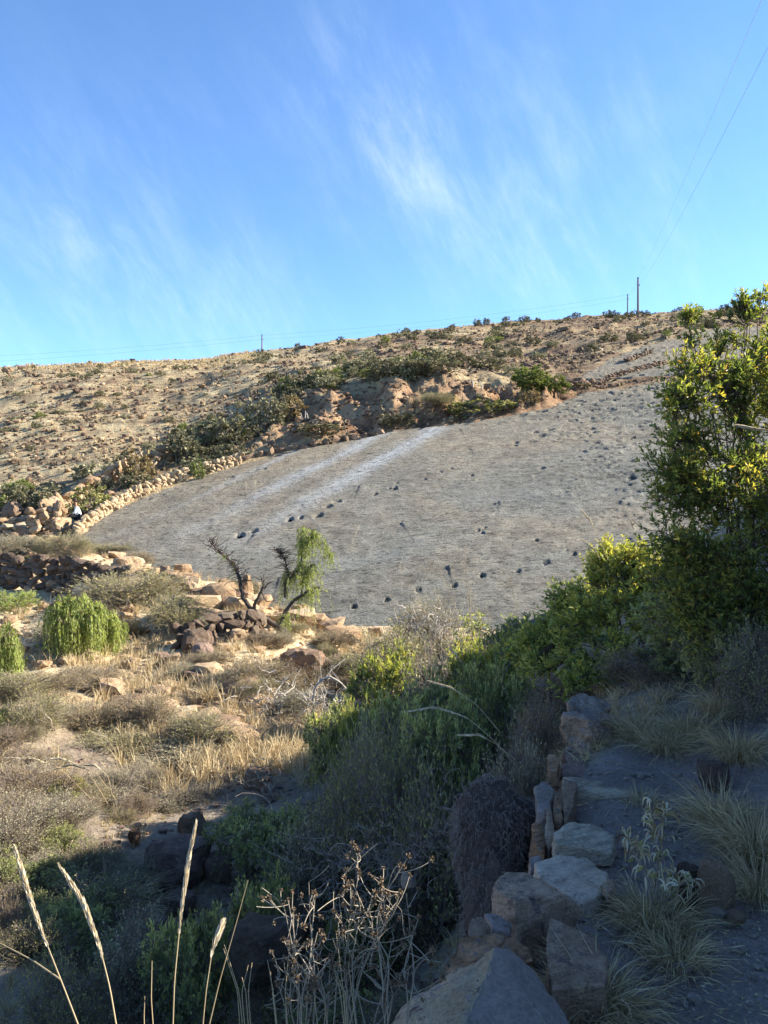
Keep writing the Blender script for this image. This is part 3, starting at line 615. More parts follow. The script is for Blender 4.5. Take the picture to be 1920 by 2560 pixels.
stone_wall('rubble_wall', 'loose rubble bank of tan blocks on the slope above the seated person', [(90, 1320, 40), (160, 1290, 43), (230, 1225, 46), (300, 1190, 49), (400, 1160, 52), (520, 1120, 55)], 3, .62, 'sandstone', .0, .6, 'rubble bank')
stone_wall('rubble_wall', 'short ruined block of stacked tan stones left of the seated person', [(60, 1345, 36.5), (100, 1340, 37), (140, 1335, 37.2)], 5, .48, 'sandstone', 0, .5, 'ruined wall')
stone_wall('rock_ledge', 'low broken ledge of brown stones crossing the upper slab beside the big green bush', [(1420, 988, 58.6), (1480, 976, 60), (1540, 966, 61.8), (1600, 957, 63.6), (1660, 950, 65.2)], 2, .34, 'scree', -.05, .5, 'rock ledge')
stone_wall('rock_ledge', 'line of scattered brown stones on the upper slab above the ledge', [(1560, 925, 68.5), (1590, 915, 70), (1625, 905, 72)], 1, .5, 'scree', 0, .6, 'rock line')
stone_wall('rubble_wall', 'row of tan stones along the top edge of the slab left of the pale streaks', [(600, 1160, 47.5), (660, 1140, 48.2), (720, 1124, 49), (800, 1108, 49.5), (880, 1096, 50), (950, 1080, 51)], 1, .55, 'boulder', -.1, .8, 'stone row')

# ------------------------------------------------------------------ named boulders
def rock_px(px0, px1, pyt, pyb, d, key, label, name='boulder', cat='boulder', sub=3, seed=1, depth=.8, rot=None, group=None):
    g = hit((px0 + px1) / 2, pyb - .06 * (pyb - pyt), d * .7, d * 1.35)[1]; d = g if .8 * d < g < 1.2 * d else d
    w = (px1 - px0) / F * d; h = (pyb - pyt) / F * d; x = ((px0 + px1) / 2 - 960) / F * d; z = (1280 - (pyt + pyb) / 2) / F * d; d = d + .25 * w
    v, f = rock_shape(sub, 7, .06, np.random.default_rng(seed)); v = v / np.abs(v).max(0)
    o = link(name, mkmesh(name, v, f, M[key], None, False), None, (x, d, z), label=label, category=cat, group=group)
    o.scale = (w / 2, w * depth / 2, h / 2); o.rotation_euler = rot or (0, 0, rng.uniform(-.3, .3)); return o
rock_px(690, 815, 1622, 1705, 17.4, 'boulder', 'large angular brown boulder below the forked tree, above the tangle of bleached branches', seed=21, depth=.9)
for i, (a, b, c, d_, d, k, l) in enumerate([
    (420, 478, 1408, 1450, 28.0, 'sandstone', 'tan block with a shadowed notch, topmost of the pile at the lower slab edge'),
    (440, 500, 1438, 1485, 27.2, 'sandstone', 'rounded orange-tan boulder at the right of the pile on the lower edge of the slab'),
    (396, 425, 1412, 1452, 27.4, 'boulder', 'narrow brown block leaning at the left of the pile on the slab edge'),
    (420, 448, 1432, 1462, 26.8, 'wall_stone', 'small pale stone in the middle of the pile on the slab edge'),
    (282, 350, 1390, 1438, 30.5, 'sandstone', 'cream-topped boulder between low bushes at the left bottom of the slab'),
    (604, 634, 1434, 1496, 24.5, 'sandstone', 'upright tan standing stone behind the fork of the tree'),
    (628, 652, 1456, 1500, 24.3, 'wall_stone', 'pale leaning stone just right of the upright standing stone'),
    (598, 640, 1478, 1510, 23.8, 'sandstone', 'rounded tan boulder at the foot of the upright standing stone'),
    (440, 472, 1490, 1512, 22.4, 'sandstone', 'orange-faced wedge of rock on the bright grass left of the tree'),
    (108, 172, 1290, 1340, 37.2, 'sandstone', 'large smooth orange block at the bottom end of the wall near the seated person'),
    (0, 50, 1250, 1300, 41.5, 'boulder', 'grey-brown boulder at the far left above the ruined stones'),
    (75, 112, 1230, 1262, 44.0, 'boulder', 'rounded boulder with grass at its foot on the left slope'),
    (435, 520, 1572, 1640, 18.0, 'dark_stone', 'grey lichened block at the left end of the broken terrace wall'),
    (478, 536, 1606, 1650, 17.4, 'gully_rock', 'round pale-grey lichened boulder in front of the broken terrace wall'),
    (506, 534, 1574, 1616, 17.9, 'gully_rock', 'upright mossy grey stone in the middle of the broken terrace wall'),
    (566, 612, 1572, 1606, 18.4, 'sandstone', 'orange stone with a dark hollow at the right end of the terrace wall'),
    (380, 434, 1628, 1664, 16.6, 'gully_rock', 'grey knobbly boulder under the twiggy bush left of the terrace wall'),
    (332, 370, 1720, 1762, 13.8, 'boulder', 'brown block in deep shade among the stones of the left gully bank'),
    (270, 322, 1694, 1726, 14.6, 'boulder', 'flat brown slab stone above the shaded hollow on the left bank'),
    (280, 312, 1732, 1752, 13.9, 'sandstone', 'small tan stone left of the shaded brown block'),
    (304, 332, 1770, 1802, 13.2, 'wall_stone', 'pale cream triangular stone on the dry grass of the left bank'),
    (462, 494, 1780, 1800, 13.0, 'wall_stone', 'small white-grey stone on the bright grass ledge'),
    (590, 620, 1784, 1812, 13.0, 'sandstone', 'tan rock beside the olive shrub at the edge of the bright ledge'),
    (452, 522, 1676, 1718, 15.2, 'boulder', 'brown rock below the round grey boulder on the grass slope'),
    (1040, 1070, 1560, 1585, 22.0, 'sandstone', 'tan stone at the bottom edge of the slab right of the tree'),
    (910, 960, 1566, 1600, 21.4, 'sandstone', 'triangular brown rock half hidden at the slab foot right of the tree'),
    (720, 770, 1508, 1548, 23.2, 'sandstone', 'tall tan rock under the hanging green foliage of the tree'),
    (800, 850, 1572, 1602, 20.6, 'boulder', 'grey-topped rock on the bright grass right of the hanging foliage'),
    (665, 712, 1535, 1562, 22.2, 'boulder', 'brown sloping rock right of the tree trunk'),
    (780, 830, 1640, 1690, 17.6, 'dark_stone', 'dark shaded rock immediately right of the large brown boulder'),
    (826, 858, 1636, 1668, 17.8, 'gully_rock', 'rounded grey stone right of the large boulder behind bleached twigs'),
    (345, 520, 2102, 2232, 7.9, 'gully_rock', 'huge rounded reddish boulder undercut by a dark hollow in the shaded gully'),
    (498, 592, 2136, 2216, 7.6, 'gully_rock', 'smooth sloping pinkish boulder right of the huge undercut boulder'),
    (440, 512, 2030, 2108, 8.9, 'boulder', 'weathered tan jagged rock above the huge undercut boulder'),
    (318, 350, 2070, 2120, 8.8, 'boulder', 'small reddish rock beside the twigs left of the jagged tan rock'),
    (396, 486, 2240, 2300, 6.9, 'gully_rock', 'low purple-grey rock on the gully floor under the huge boulder'),
    (600, 680, 1925, 1985, 10.2, 'boulder', 'brown rocks and overhang edge at the end of the sunlit shrubs'),
    (640, 700, 1960, 2010, 9.4, 'gully_rock', 'grey rock in the shaded gully below the dry branches'),
    (470, 560, 2395, 2490, 5.0, 'gully_rock', 'dark block at the bottom of the gully among low shrubs'),
    (560, 790, 2325, 2470, 4.7, 'dark_stone', 'wide dark slab of rock with a pale upper edge behind the dry stalks'),
    (1002, 1042, 2188, 2224, 3.9, 'flagstone', 'small pale stone lying on the shaded earth left of the matted root bank'),
    (1780, 1880, 1598, 1665, 4.95, 'gully_rock', 'pale sloping rock beside the path under the big green bush'),
    (1880, 1960, 1570, 1660, 4.8, 'boulder', 'brown rock at the right frame edge beside the path'),
    (1548, 1640, 1650, 1712, 7.0, 'gully_rock', 'pale grey rock seen through the thin stems of the yellow-green bush'),
    (1750, 1830, 1904, 1990, 4.25, 'gully_rock', 'earth-coloured rock between grass tufts at the left side of the path'),
    (1752, 1846, 2156, 2300, 2.95, 'edge_tan', 'upright pinkish-tan rock with black patches in the path grass'),
    (1678, 1772, 2165, 2292, 3.05, 'dark_stone', 'dark brown rock behind the dry-leaved plant'),
    (1820, 1872, 2284, 2322, 2.85, 'edge_tan', 'small tan rock at the foot of the pinkish-tan rock'),
    (0, 30, 915, 932, 128, 'scree', 'dark flat rock outcrop on the skyline at the far left')]):
    rock_px(a, b, c, d_, d, k, l, seed=40 + i * 3, depth=.9)
# broken pale ledges cropping out of the sunlit bank
for a_, b_, n_, s_, w_, k_ in (((290, 1405), (560, 1510), 16, .55, 22, 'along the lower left edge of the slab'), ((560, 1510), (860, 1590), 16, .5, 20, 'along the slab foot either side of the forked tree'), ((440, 1500), (560, 1580), 9, .5, 20, 'on the bright ground between slab corner and terrace wall'),
                               ((340, 1800), (620, 1850), 14, .38, 22, 'on the bright ledge above the large dome shrub'), ((230, 1690), (340, 1800), 10, .4, 18, 'in the broken left gully bank'), ((0, 1320), (170, 1350), 14, .6, 22, 'beside the ruined wall at the far left'),
                               ((520, 1700), (700, 1760), 9, .35, 22, 'below the round grey boulder and the terrace wall'), ((150, 1480), (330, 1540), 9, .42, 18, 'at the foot of the dark left wall')):
    for i in range(n_):
        t = (i + rng.random()) / n_; p = hit(a_[0] + (b_[0] - a_[0]) * t, a_[1] + (b_[1] - a_[1]) * t + rng.normal() * w_ * .5, 4); s = s_ * 1.3 * rng.uniform(.5, 1.5); k = ('sandstone', 'wall_stone', 'sandstone', 'boulder')[int(rng.integers(0, 4))]
        q_ = 'small' if s < s_ * 1.05 else 'mid-sized' if s < s_ * 1.5 else 'large'
        place_rock('ledge_rock', k, p, (s * 1.3, s, s * rng.uniform(.45, .9)), '%s %s ledge block %s' % (q_, {'sandstone': 'tan', 'wall_stone': 'pale', 'boulder': 'brown'}[k], k_), 'rock', 'ledge blocks ' + k_, sink=.25)
# the pile of small brown rocks on the sunlit ledge
for i in range(11):
    px = 382 + rng.uniform(0, 95); py = 1812 + rng.uniform(0, 50); p = hit(px, py, 6)
    place_rock('boulder', 'boulder' if i % 2 else 'sandstone', p, (.18 + .2 * rng.random(), .2, .18 + .14 * rng.random()), 'small brown rock in the heap on the sunlit ledge above the big olive shrub', 'rock', 'heap of rocks on the sunlit ledge', sink=.2)

# ------------------------------------------------------------------ path edge stones, shaped one by one
def hero(name, key, pts, label, thick=.15, sub=3, rough=.006, key2=None, nrm2=None, seed=0, cat='stone', grow=1.06):
    """pts: visible corners (px, py, d); the underside is the same outline lower down"""
    T = [np.array([(px - 960) / F * d, d, (1280 - py) / F * d]) for px, py, d in pts]; c = np.mean(T, 0)
    bm = bmesh.new()
    for t in T: bm.verts.new(t - c)
    for t in T:
        q = (t - c) * [grow, grow, 1]; q[2] -= thick; bm.verts.new(q)
    r = bmesh.ops.convex_hull(bm, input=bm.verts[:])
    dead = [v for v in bm.verts if not v.link_faces]; bmesh.ops.delete(bm, geom=dead, context='VERTS')
    bmesh.ops.dissolve_limit(bm, angle_limit=.05, verts=bm.verts[:], edges=bm.edges[:])
    bmesh.ops.bevel(bm, geom=bm.edges[:], offset=.012, segments=2, affect='EDGES', profile=.6, clamp_overlap=True)
    bmesh.ops.triangulate(bm, faces=bm.faces[:])
    for _ in range(5):
        big_e = [e for e in bm.edges if e.calc_length() > .024]
        if not big_e or len(bm.faces) > 26000: break
        bmesh.ops.subdivide_edges(bm, edges=big_e, cuts=1, use_grid_fill=False); bmesh.ops.triangulate(bm, faces=[f for f in bm.faces if len(f.verts) > 3])
    bm.normal_update(); co = np.array([v.co[:] for v in bm.verts]); no = np.array([v.normal[:] for v in bm.verts]); s = seed * 3.3
    nz = fbm(co[:, 0] * 9 + s + co[:, 2] * 5, co[:, 1] * 9 + co[:, 2] * 7, 5, .55); stp = np.floor(fbm(co[:, 0] * 5 + s, co[:, 1] * 5 + co[:, 2] * 4 + s, 3) * 5) / 5
    co = co + no * ((nz * rough * 2.6 + stp * rough * 2.2)[:, None])
    for v, q in zip(bm.verts, co): v.co = q
    bm.normal_update(); me = bpy.data.meshes.new(name); me.materials.append(M[key])
    if key2:
        me.materials.append(M[key2])
        for f in bm.faces:
            if f.normal.dot(nrm2[0]) > nrm2[1]: f.material_index = 1
    bm.to_mesh(me); bm.free()
    for p in me.polygons: p.use_smooth = True
    try: me.set_sharp_from_angle(angle=math.radians(28))
    except Exception: pass
    return link(name, me, None, tuple(c), label=label, category=cat)
hero('path_edge_stone', 'edge_grey', [(1240, 2360, 2.02), (1132, 2640, 1.72), (1040, 2489, 2.25), (900, 2640, 1.95), (1150, 2439, 2.2), (1338, 2422, 2.12), (1424, 2552, 1.98), (1450, 2700, 1.78), (1275, 2374, 2.06)],
     'large peaked grey stone with cream lichened left face, at the bottom of the picture', .45, key2='lichen_face', nrm2=(Vector((-.62, -.25, .74)).normalized(), .80), seed=1, rough=.005)
hero('path_edge_stone', 'edge_orange', [(1150, 2342, 2.30), (1234, 2331, 2.36), (1284, 2345, 2.36), (1322, 2370, 2.33), (1333, 2402, 2.28), (1134, 2373, 2.26), (1112, 2408, 2.22), (1096, 2440, 2.16), (1250, 2420, 2.15)], 'rounded orange-brown stone just behind the large peaked grey stone', .3, seed=2, rough=.010)
hero('path_edge_stone', 'edge_tan', [(1167, 2306, 2.50), (1180, 2290, 2.54), (1205, 2286, 2.58), (1228, 2318, 2.56), (1222, 2345, 2.50), (1170, 2345, 2.46)], 'small tan streaked stone in the gap above the rounded orange stone', .22, seed=3)
hero('path_edge_stone', 'edge_grey', [(1212, 2286, 2.66), (1240, 2288, 2.68), (1284, 2306, 2.66), (1282, 2334, 2.60), (1230, 2320, 2.56)], 'small dark grey stone wedged right of the small tan stone', .22, seed=4)
hero('path_edge_stone', 'edge_tan', [(1226, 2212, 2.80), (1262, 2182, 2.94), (1308, 2180, 2.95), (1378, 2212, 2.88), (1404, 2236, 2.80), (1440, 2290, 2.86), (1288, 2250, 2.70), (1228, 2284, 2.76), (1292, 2340, 2.66)], 'big squared brown block with a sunlit tan top, halfway along the path edge', .28, seed=5, rough=.008)
hero('path_edge_stone', 'edge_tan', [(1372, 2288, 2.70), (1444, 2320, 2.66), (1490, 2336, 2.62), (1514, 2414, 2.44), (1516, 2468, 2.30), (1378, 2476, 2.26), (1363, 2376, 2.44)], 'tall smooth tan slab stone with a pointed corner, right of the large peaked stone', .26, seed=6, rough=.004)
hero('path_edge_stone', 'flagstone', [(1335, 2152, 3.22), (1394, 2138, 3.28), (1466, 2141, 3.28), (1520, 2182, 3.14), (1513, 2228, 3.0), (1457, 2259, 2.92), (1419, 2240, 2.96), (1341, 2186, 3.1)], 'flat beige flagstone lying level behind the big squared block', .08, seed=7, rough=.004)
hero('path_edge_stone', 'pale_slab', [(1380, 2076, 3.48), (1416, 2056, 3.56), (1494, 2068, 3.54), (1540, 2086, 3.50), (1529, 2129, 3.34), (1388, 2110, 3.38)], 'pale whitish wood-grained slab stone crossing the path as a step', .07, seed=8, rough=.006)
for i, (pts, l, k) in enumerate([
    ([(1335, 1960, 3.85), (1360, 1950, 3.9), (1386, 1975, 3.88), (1372, 2040, 3.7), (1346, 2030, 3.7)], 'upright brown shard with rippled face, highest of the shards beside the matted root bank', 'edge_grey'),
    ([(1366, 2006, 3.72), (1384, 2030, 3.70), (1388, 2098, 3.56), (1372, 2136, 3.48), (1356, 2090, 3.58)], 'thin tan upright shard at the left end of the pale slab', 'edge_tan'),
    ([(1325, 2062, 3.62), (1344, 2046, 3.66), (1368, 2084, 3.6), (1362, 2136, 3.46), (1340, 2120, 3.48)], 'blue-topped reddish shard left of the pale slab', 'edge_orange'),
    ([(1386, 1984, 3.84), (1398, 1980, 3.86), (1407, 2020, 3.8), (1402, 2060, 3.7), (1388, 2050, 3.7)], 'orange and grey banded upright shard', 'edge_orange'),
    ([(1408, 1948, 3.98), (1440, 1960, 3.96), (1436, 2000, 3.85), (1418, 2058, 3.7), (1408, 2050, 3.7)], 'reddish-brown upright shard under the long thin slab', 'edge_tan'),
    ([(1320, 2140, 3.35), (1350, 2136, 3.38), (1356, 2170, 3.3), (1326, 2172, 3.26)], 'small grey corner stone at the left of the beige flagstone', 'edge_grey'),
    ([(1404, 1944, 4.12), (1452, 1940, 4.2), (1584, 1972, 4.1), (1590, 1990, 4.0), (1520, 1992, 3.95), (1440, 1962, 4.0)], 'long thin slab edge laid across the path as the upper step', 'pale_slab'),
    ([(1366, 1890, 4.35), (1384, 1878, 4.4), (1400, 1895, 4.36), (1396, 1930, 4.25), (1370, 1925, 4.25)], 'small bright orange stone left of the blue-grey boulder', 'edge_orange'),
    ([(1404, 1878, 4.62), (1440, 1868, 4.68), (1500, 1874, 4.66), (1450, 1900, 4.5)], 'thin greenish flat stone under the layered block', 'gully_rock'),
    ([(1495, 2205, 3.0), (1530, 2196, 3.04), (1542, 2214, 3.0), (1520, 2232, 2.95)], 'small brown cobble on the path by the beige flagstone', 'edge_tan'),
    ([(1710, 2500, 2.46), (1738, 2494, 2.5), (1748, 2510, 2.46), (1720, 2520, 2.42)], 'small reddish pebble on the path at the bottom right', 'edge_orange')]):
    hero('path_edge_stone', k, pts, l, .20 if i < 5 else (.12 if i in (5, 6, 7) else .05), seed=10 + i, rough=.006)
hero('path_edge_stone', 'gully_rock', [(1402, 1910, 4.42), (1418, 1884, 4.55), (1460, 1872, 4.65), (1505, 1878, 4.64), (1532, 1905, 4.55), (1528, 1930, 4.45), (1470, 1945, 4.3), (1410, 1940, 4.32), (1465, 1895, 4.45)], 'rounded blue-grey boulder at the top of the path steps', .14, seed=31, rough=.008)
hero('path_edge_stone', 'edge_tan', [(1410, 1790, 4.70), (1420, 1760, 4.82), (1440, 1735, 4.95), (1500, 1738, 4.98), (1528, 1770, 4.85), (1530, 1800, 4.75), (1470, 1805, 4.62), (1415, 1868, 4.66), (1478, 1876, 4.58), (1526, 1860, 4.7)], 'tall layered block with grey top and orange lower bands, top of the path edge', .12, key2='edge_grey', nrm2=(Vector((0, -.1, 1)).normalized(), .6), seed=32, rough=.014)

# matted root bank
def root_bank(name, px0, px1, pyt, pyb, d, label, nh, seed):
    w = (px1 - px0) / F * d; h = (pyb - pyt) / F * d; x = ((px0 + px1) / 2 - 960) / F * d; z = (1280 - (pyt + pyb) / 2) / F * d
    r = thing(name, label, 'earth bank', (x, d, z)); Vv, Fc = ICO[4]; dn = unit(Vv); o = seed * 5.1
    k = 1 + .28 * fbm(dn[:, 0] * 1.5 + o, dn[:, 2] * 1.5 + dn[:, 1], 4, .6) + .10 * np.abs(fbm(dn[:, 0] * 7 + dn[:, 1] * 7, dn[:, 2] * 2 + o, 3))
    v = dn * k[:, None] * [w / 2, w * .42, h / 2]; v[:, 1] += .22 * w * (v[:, 2] < 0) * 0
    link('earth', mkmesh('earth', v, Fc, M['root_earth'], None, True), r)
    n = nh; i = rng.integers(0, len(v), n); p = v[i]; nn = unit(p / [w * w, w * w * .7, h * h]); L = rng.uniform(.015, .055, (n, 1)) * (h / .55)
    e = p + nn * L * .5 + np.array([0, 0, -1.]) * L * .8 + rng.normal(size=(n, 3)) * .016; mdd = p + nn * L * .6 + rng.normal(size=(n, 3)) * .018
    P = bez(p, mdd, e, 5); Vr, Fr = strands(P, .0011 * np.linspace(1.3, .6, 5)[None] * np.ones((n, 1)), 3)
    o2 = link('roots', mkmesh('roots', Vr, Fr, M['twig_purple']), r); o2['kind'] = 'stuff'
root_bank('root_bank', 1128, 1345, 1965, 2225, 3.95, 'dark lump of earth matted with hanging purple-brown roots, left of the path shards', 3600, 1)
root_bank('root_bank', 1165, 1325, 2150, 2420, 3.75, 'lower earth slope covered in dead rootlets below the matted lump', 1800, 2)

COLN = {'leaf_hill': 'grey-olive', 'leaf_hill_green': 'bright green', 'leaf_grey': 'grey-green', 'leaf_olive': 'olive', 'leaf_brown': 'russet', 'leaf_dark': 'dark green', 'leaf_mid': 'yellow-green', 'scree': 'brown', 'sandstone': 'tan', 'wall_stone': 'pale', 'boulder': 'brown'}
def where(p):
    px = 960 + F * p[0] / p[1]; py = 1280 - F * p[2] / p[1]
    for a, b in ((90, 'at the far left'), (260, 'above the seated person'), (420, 'above the dry stone wall'), (600, 'left of the lone pole'), (720, 'below the lone pole'), (900, 'above the pale streaks'), (1080, 'over the eroded bank'), (1260, 'right of the eroded bank'),
                 (1440, 'above the green pepper tree'), (1630, 'below the close pair of poles'), (9999, 'behind the tall right bush')):
        if px < a: h = b; break
    g = 1 - (py - 780 - max(0, (1600 - px)) * .085) / 330
    v = 'near the skyline' if g > .86 else 'high on the slope' if g > .62 else 'halfway up the slope' if g > .35 else 'low on the slope'
    return v + ' ' + h
def sized(s, a, b): return 'small' if s < a else ('mid-sized' if s < b else 'large')

# ------------------------------------------------------------------ scree and dry grass on the hill (one mass each), largest rocks as things
def scatter(n, pxr, dr, cond=None):
    px = rng.uniform(*pxr, n); d = np.exp(rng.uniform(math.log(dr[0]), math.log(dr[1]), n)); x = (px - 960) / F * d
    sd = slab_sd(x, d); k = sd < -.35
    if cond is not None: k &= cond(px, d, x)
    px, d, x = px[k], d[k], x[k]; z = H(x, d); return np.stack([x, d, z], -1), px, d
def rotz(n):
    a = rng.uniform(0, 6.28, n); c, s = np.cos(a), np.sin(a); R = np.zeros((n, 3, 3)); R[:, 0, 0] = c; R[:, 0, 1] = -s; R[:, 1, 0] = s; R[:, 1, 1] = c; R[:, 2, 2] = 1; return R
def batch(tv, tf, pos, R, S):
    n = len(pos); V = np.einsum('nij,nkj->nki', R, tv[None] * S[:, None]) + pos[:, None]
    return V.reshape(-1, 3), (tf[None] + (np.arange(n) * len(tv))[:, None, None]).reshape(-1, tf.shape[1])
small = [rock_shape(1, 8, .05, np.random.default_rng(300 + i)) for i in range(6)]
def rock_mass(name, pos, size, key):
    parts = []
    for i, (v, f) in enumerate(small):
        k = np.arange(len(pos)) % 6 == i; n = k.sum()
        if n: parts.append(batch(v, f, pos[k] + np.array([0, 0, .12]) * size[k][:, None], rotz(n), size[k][:, None] * rng.uniform(.35, .65, (n, 3)) * [1, 1, .8]))
    V_, F_ = join(parts); o = link(name, mkmesh(name, V_, F_, M[key], None, False)); o['kind'] = 'stuff'; return o
dens = lambda px, d, x: (fbm(x / 7, d / 12, 3) + rng.uniform(-.35, .35, len(x))) > -.12
pos, px, d = scatter(22000, (-80, 2000), (36, 150), dens); rock_mass('scree_rubble', pos, np.exp(rng.normal(-1.5, .5, len(pos))) * (d / 75) ** .5, 'scree')
pos, px, d = scatter(2600, (-80, 1200), (12, 36)); rock_mass('bank_rubble', pos, np.exp(rng.normal(-2.2, .5, len(pos))), 'sandstone')
pos, px, d = scatter(1600, (100, 1300), (3.5, 12)); rock_mass('gully_rubble', pos, np.exp(rng.normal(-2.9, .5, len(pos))), 'gully_rock')
# pebbles on the path
n = 4200; py_ = rng.uniform(1, 7, n) ** 1.0; px_ = np.interp(py_, PE_Y, PE_X) + rng.uniform(.0, 1.7, n); z_ = H(px_, py_)
rock_mass('path_pebbles', np.stack([px_, py_, z_], -1), np.exp(rng.normal(-4.25, .6, n)), 'pebble')
# stones big enough to tell apart, hillside
zones = [(130, (-60, 900), (46, 75), 'tan and brown block among the rubble on the open slope left of the eroded bank', 'rubble blocks on the open left slope', (.45, .95)),
         (70, (-60, 620), (75, 120), 'small brown rock strewn on the pale grassy hillside at the upper left', 'rocks of the upper left hillside', (.6, 1.2)),
         (80, (1050, 1640), (66, 120), 'brown rock on the stony rise above the green pepper tree', 'rocks of the stony rise', (.5, 1.1)),
         (50, (700, 1250), (51, 58), 'pale broken rock at the foot of the eroded bank above the slab', 'rocks under the eroded bank', (.35, .9)),
         (60, (-60, 300), (37, 46), 'loose tan block in the rubble field around the seated person', 'blocks around the seated person', (.35, .95))]
for n, pr, dr, lab, grp, sr_ in zones:
    pos, px, d = scatter(n * 3, pr, dr)
    for p in pos[:n]:
        s = rng.uniform(*sr_) * .68; k = 'scree' if rng.random() < .6 else 'sandstone'; q_ = sized(s, sr_[0] * .95, sr_[1] * .56)
        place_rock('hill_rock', k, p, (s, s * rng.uniform(.7, 1), s * rng.uniform(.5, .9)), '%s %s rock lying %s' % (q_, COLN[k], where(p)) if 'seated' not in lab and 'foot' not in lab else '%s %s %s' % (q_, COLN[k], lab.split(' ', 1)[1]), 'rock', grp, sink=.2)
# stones of the near sunlit bank
pos, px, d = scatter(400, (-40, 900), (13, 34))
for p in pos[:110]:
    s = rng.uniform(.18, .5); k = 'sandstone' if rng.random() < .6 else 'wall_stone'; place_rock('bank_rock', k, p, (s, s, s * rng.uniform(.5, .9)), sized(s, .28, .4) + ' ' + COLN[k] + ' stone lying in the dry grass of the sunlit left bank', 'rock', 'loose stones of the sunlit bank', sink=.25)

def grass_mass(name, pos, hh, nb, key, w=.012, m=3, spread=.6, droop=.4):
    """many small tufts merged into one mass"""
    n = len(pos); N_ = n * nb; b = np.repeat(pos, nb, 0); h = np.repeat(hh, nb)[:, None] * rng.uniform(.5, 1.15, (N_, 1)); a = rng.uniform(0, 6.28, N_)
    o_ = np.stack([np.cos(a), np.sin(a), a * 0], -1) * rng.uniform(.1, 1, (N_, 1)); b = b + o_ * h * .18
    P = bez(b, b + np.array([0, 0, .7]) * h + o_ * h * spread * .3, b + o_ * h * spread + np.array([0, 0, 1.]) * h * (1 - droop * rng.random((N_, 1))), m)
    V_, F_ = ribbons(P, np.repeat(hh, nb)[:, None] * w / .3 * np.linspace(1, .2, m)[None]); ti = np.repeat(np.clip(np.repeat(rng.normal(.55, .15, n), nb) + rng.normal(0, .12, N_), 0, 1), m * 2)
    o = link(name, mkmesh(name, V_, F_, M[key], ti, False)); o['kind'] = 'stuff'; return o
pos, px, d = scatter(9000, (-80, 2000), (40, 150), lambda px, d, x: (fbm(x / 9 + 4, d / 9, 3) + rng.uniform(-.3, .3, len(x))) > -.02)
grass_mass('hill_grass', pos, .28 * (d / 70) ** .5 * rng.uniform(.6, 1.4, len(d)), 7, 'straw', .035)
# skyline fringe of pale grass on the left
pos, px, d = scatter(2600, (60, 640), (122, 150)); grass_mass('skyline_grass', pos, rng.uniform(.25, .6, len(d)), 7, 'straw', .03)
pos, px, d = scatter(7500, (-60, 1250), (9.5, 36), lambda px, d, x: (fbm(x / 2.5 + 4, d / 2.5, 3) + rng.uniform(-.15, .15, len(x))) > .06)
grass_mass('bank_grass', pos, rng.uniform(.12, .42, len(d)) ** 1.0, 16, 'straw', .006, 4)
pos, px, d = scatter(5200, (-60, 1960), (3.0, 11), lambda px, d, x: (x < np.interp(d, PE_Y, PE_X) - .1) | (x > np.interp(d, PE_Y, PE_X) + 1.7)); grass_mass('gully_grass', pos, rng.uniform(.05, .14, len(d)), 14, 'tuft', .006, 4, 1.1, .9)
def litter(name, n, pr, dr, key, L, cond=None, w=.2):
    pos, px, d = scatter(n, pr, dr, cond); k = len(pos); V_, F_ = leaves2(pos + rng.normal(size=(k, 3)) * [.02, .02, .004] + [0, 0, .012], unit(rdir(k) * [1, 1, .25]), L * rng.uniform(.4, 1.3, k), w)
    o = link(name, mkmesh(name, V_, F_, M[key], np.repeat(rng.uniform(0, 1, k), 4), False)); o['kind'] = 'stuff'
litter('leaf_litter', 9000, (500, 1960), (1.8, 9), 'leaf_grey', .016)
litter('dry_straw_litter', 9000, (0, 1960), (1.8, 12), 'tuft', .05, None, .04)

# ------------------------------------------------------------------ shrubs of the hill (shared meshes)
def unit_shrub(kind, seed):
    global rng
    keep = rng; rng = np.random.default_rng(seed)
    if kind == 'hill': out = shrub([(0, 0, .45, .48), (.3, .1, .38, .35), (-.3, -.05, .35, .38)], 8, 60, 4, 7, .085, .42, .004, .02, .17, leaf4=False, twig_m=3, shell=.55)
    elif kind == 'twiggy': out = shrub([(0, 0, .55, .45), (.35, .1, .45, .36), (-.35, -.1, .45, .36), (0, .3, .4, .35)], 18, 110, 18, 4, .028, .30, .0030, .012, .30, leaf4=False, twig_m=4, shell=.25)
    elif kind == 'leafy': out = shrub([(0, 0, .5, .40), (.38, .1, .5, .32), (-.38, -.1, .46, .34), (.1, -.3, .55, .3), (-.1, .3, .6, .3)], 16, 105, 9, 8, .048, .22, .0034, .015, .17, shell=.4)
    elif kind == 'molle': out = shrub([(0, 0, .72, .3), (.22, .05, .6, .25), (-.22, -.05, .58, .26), (.05, -.2, .5, .26)], 8, 75, 8, 26, .05, .13, .002, .02, .34, weep=1.0, leaf4=False, twig_m=5, leaf_start=.1)
    elif kind == 'tree': out = shrub([(0, 0, .62, .38), (.35, .1, .5, .3), (-.3, 0, .5, .3)], 6, 110, 7, 12, .06, .2, .003, .03, .16, leaf4=False, weep=.15)
    rng = keep; return out
LIB = {}
def lib(kind, wood, leaf, i, leafname='foliage'):
    k = (kind, wood, leaf, i)
    if k not in LIB:
        parts = unit_shrub(kind, 900 + i * 7 + len(kind)); V_, F_, _ = parts[0]; z = np.percentile(parts[1][0][:, 2], 93)
        a = mkmesh('branches', V_ / z, F_, M[wood]); b = mkmesh('foliage', parts[1][0] / z, parts[1][1], M[leaf], parts[1][2], False); LIB[k] = (a, b)
    return LIB[k]
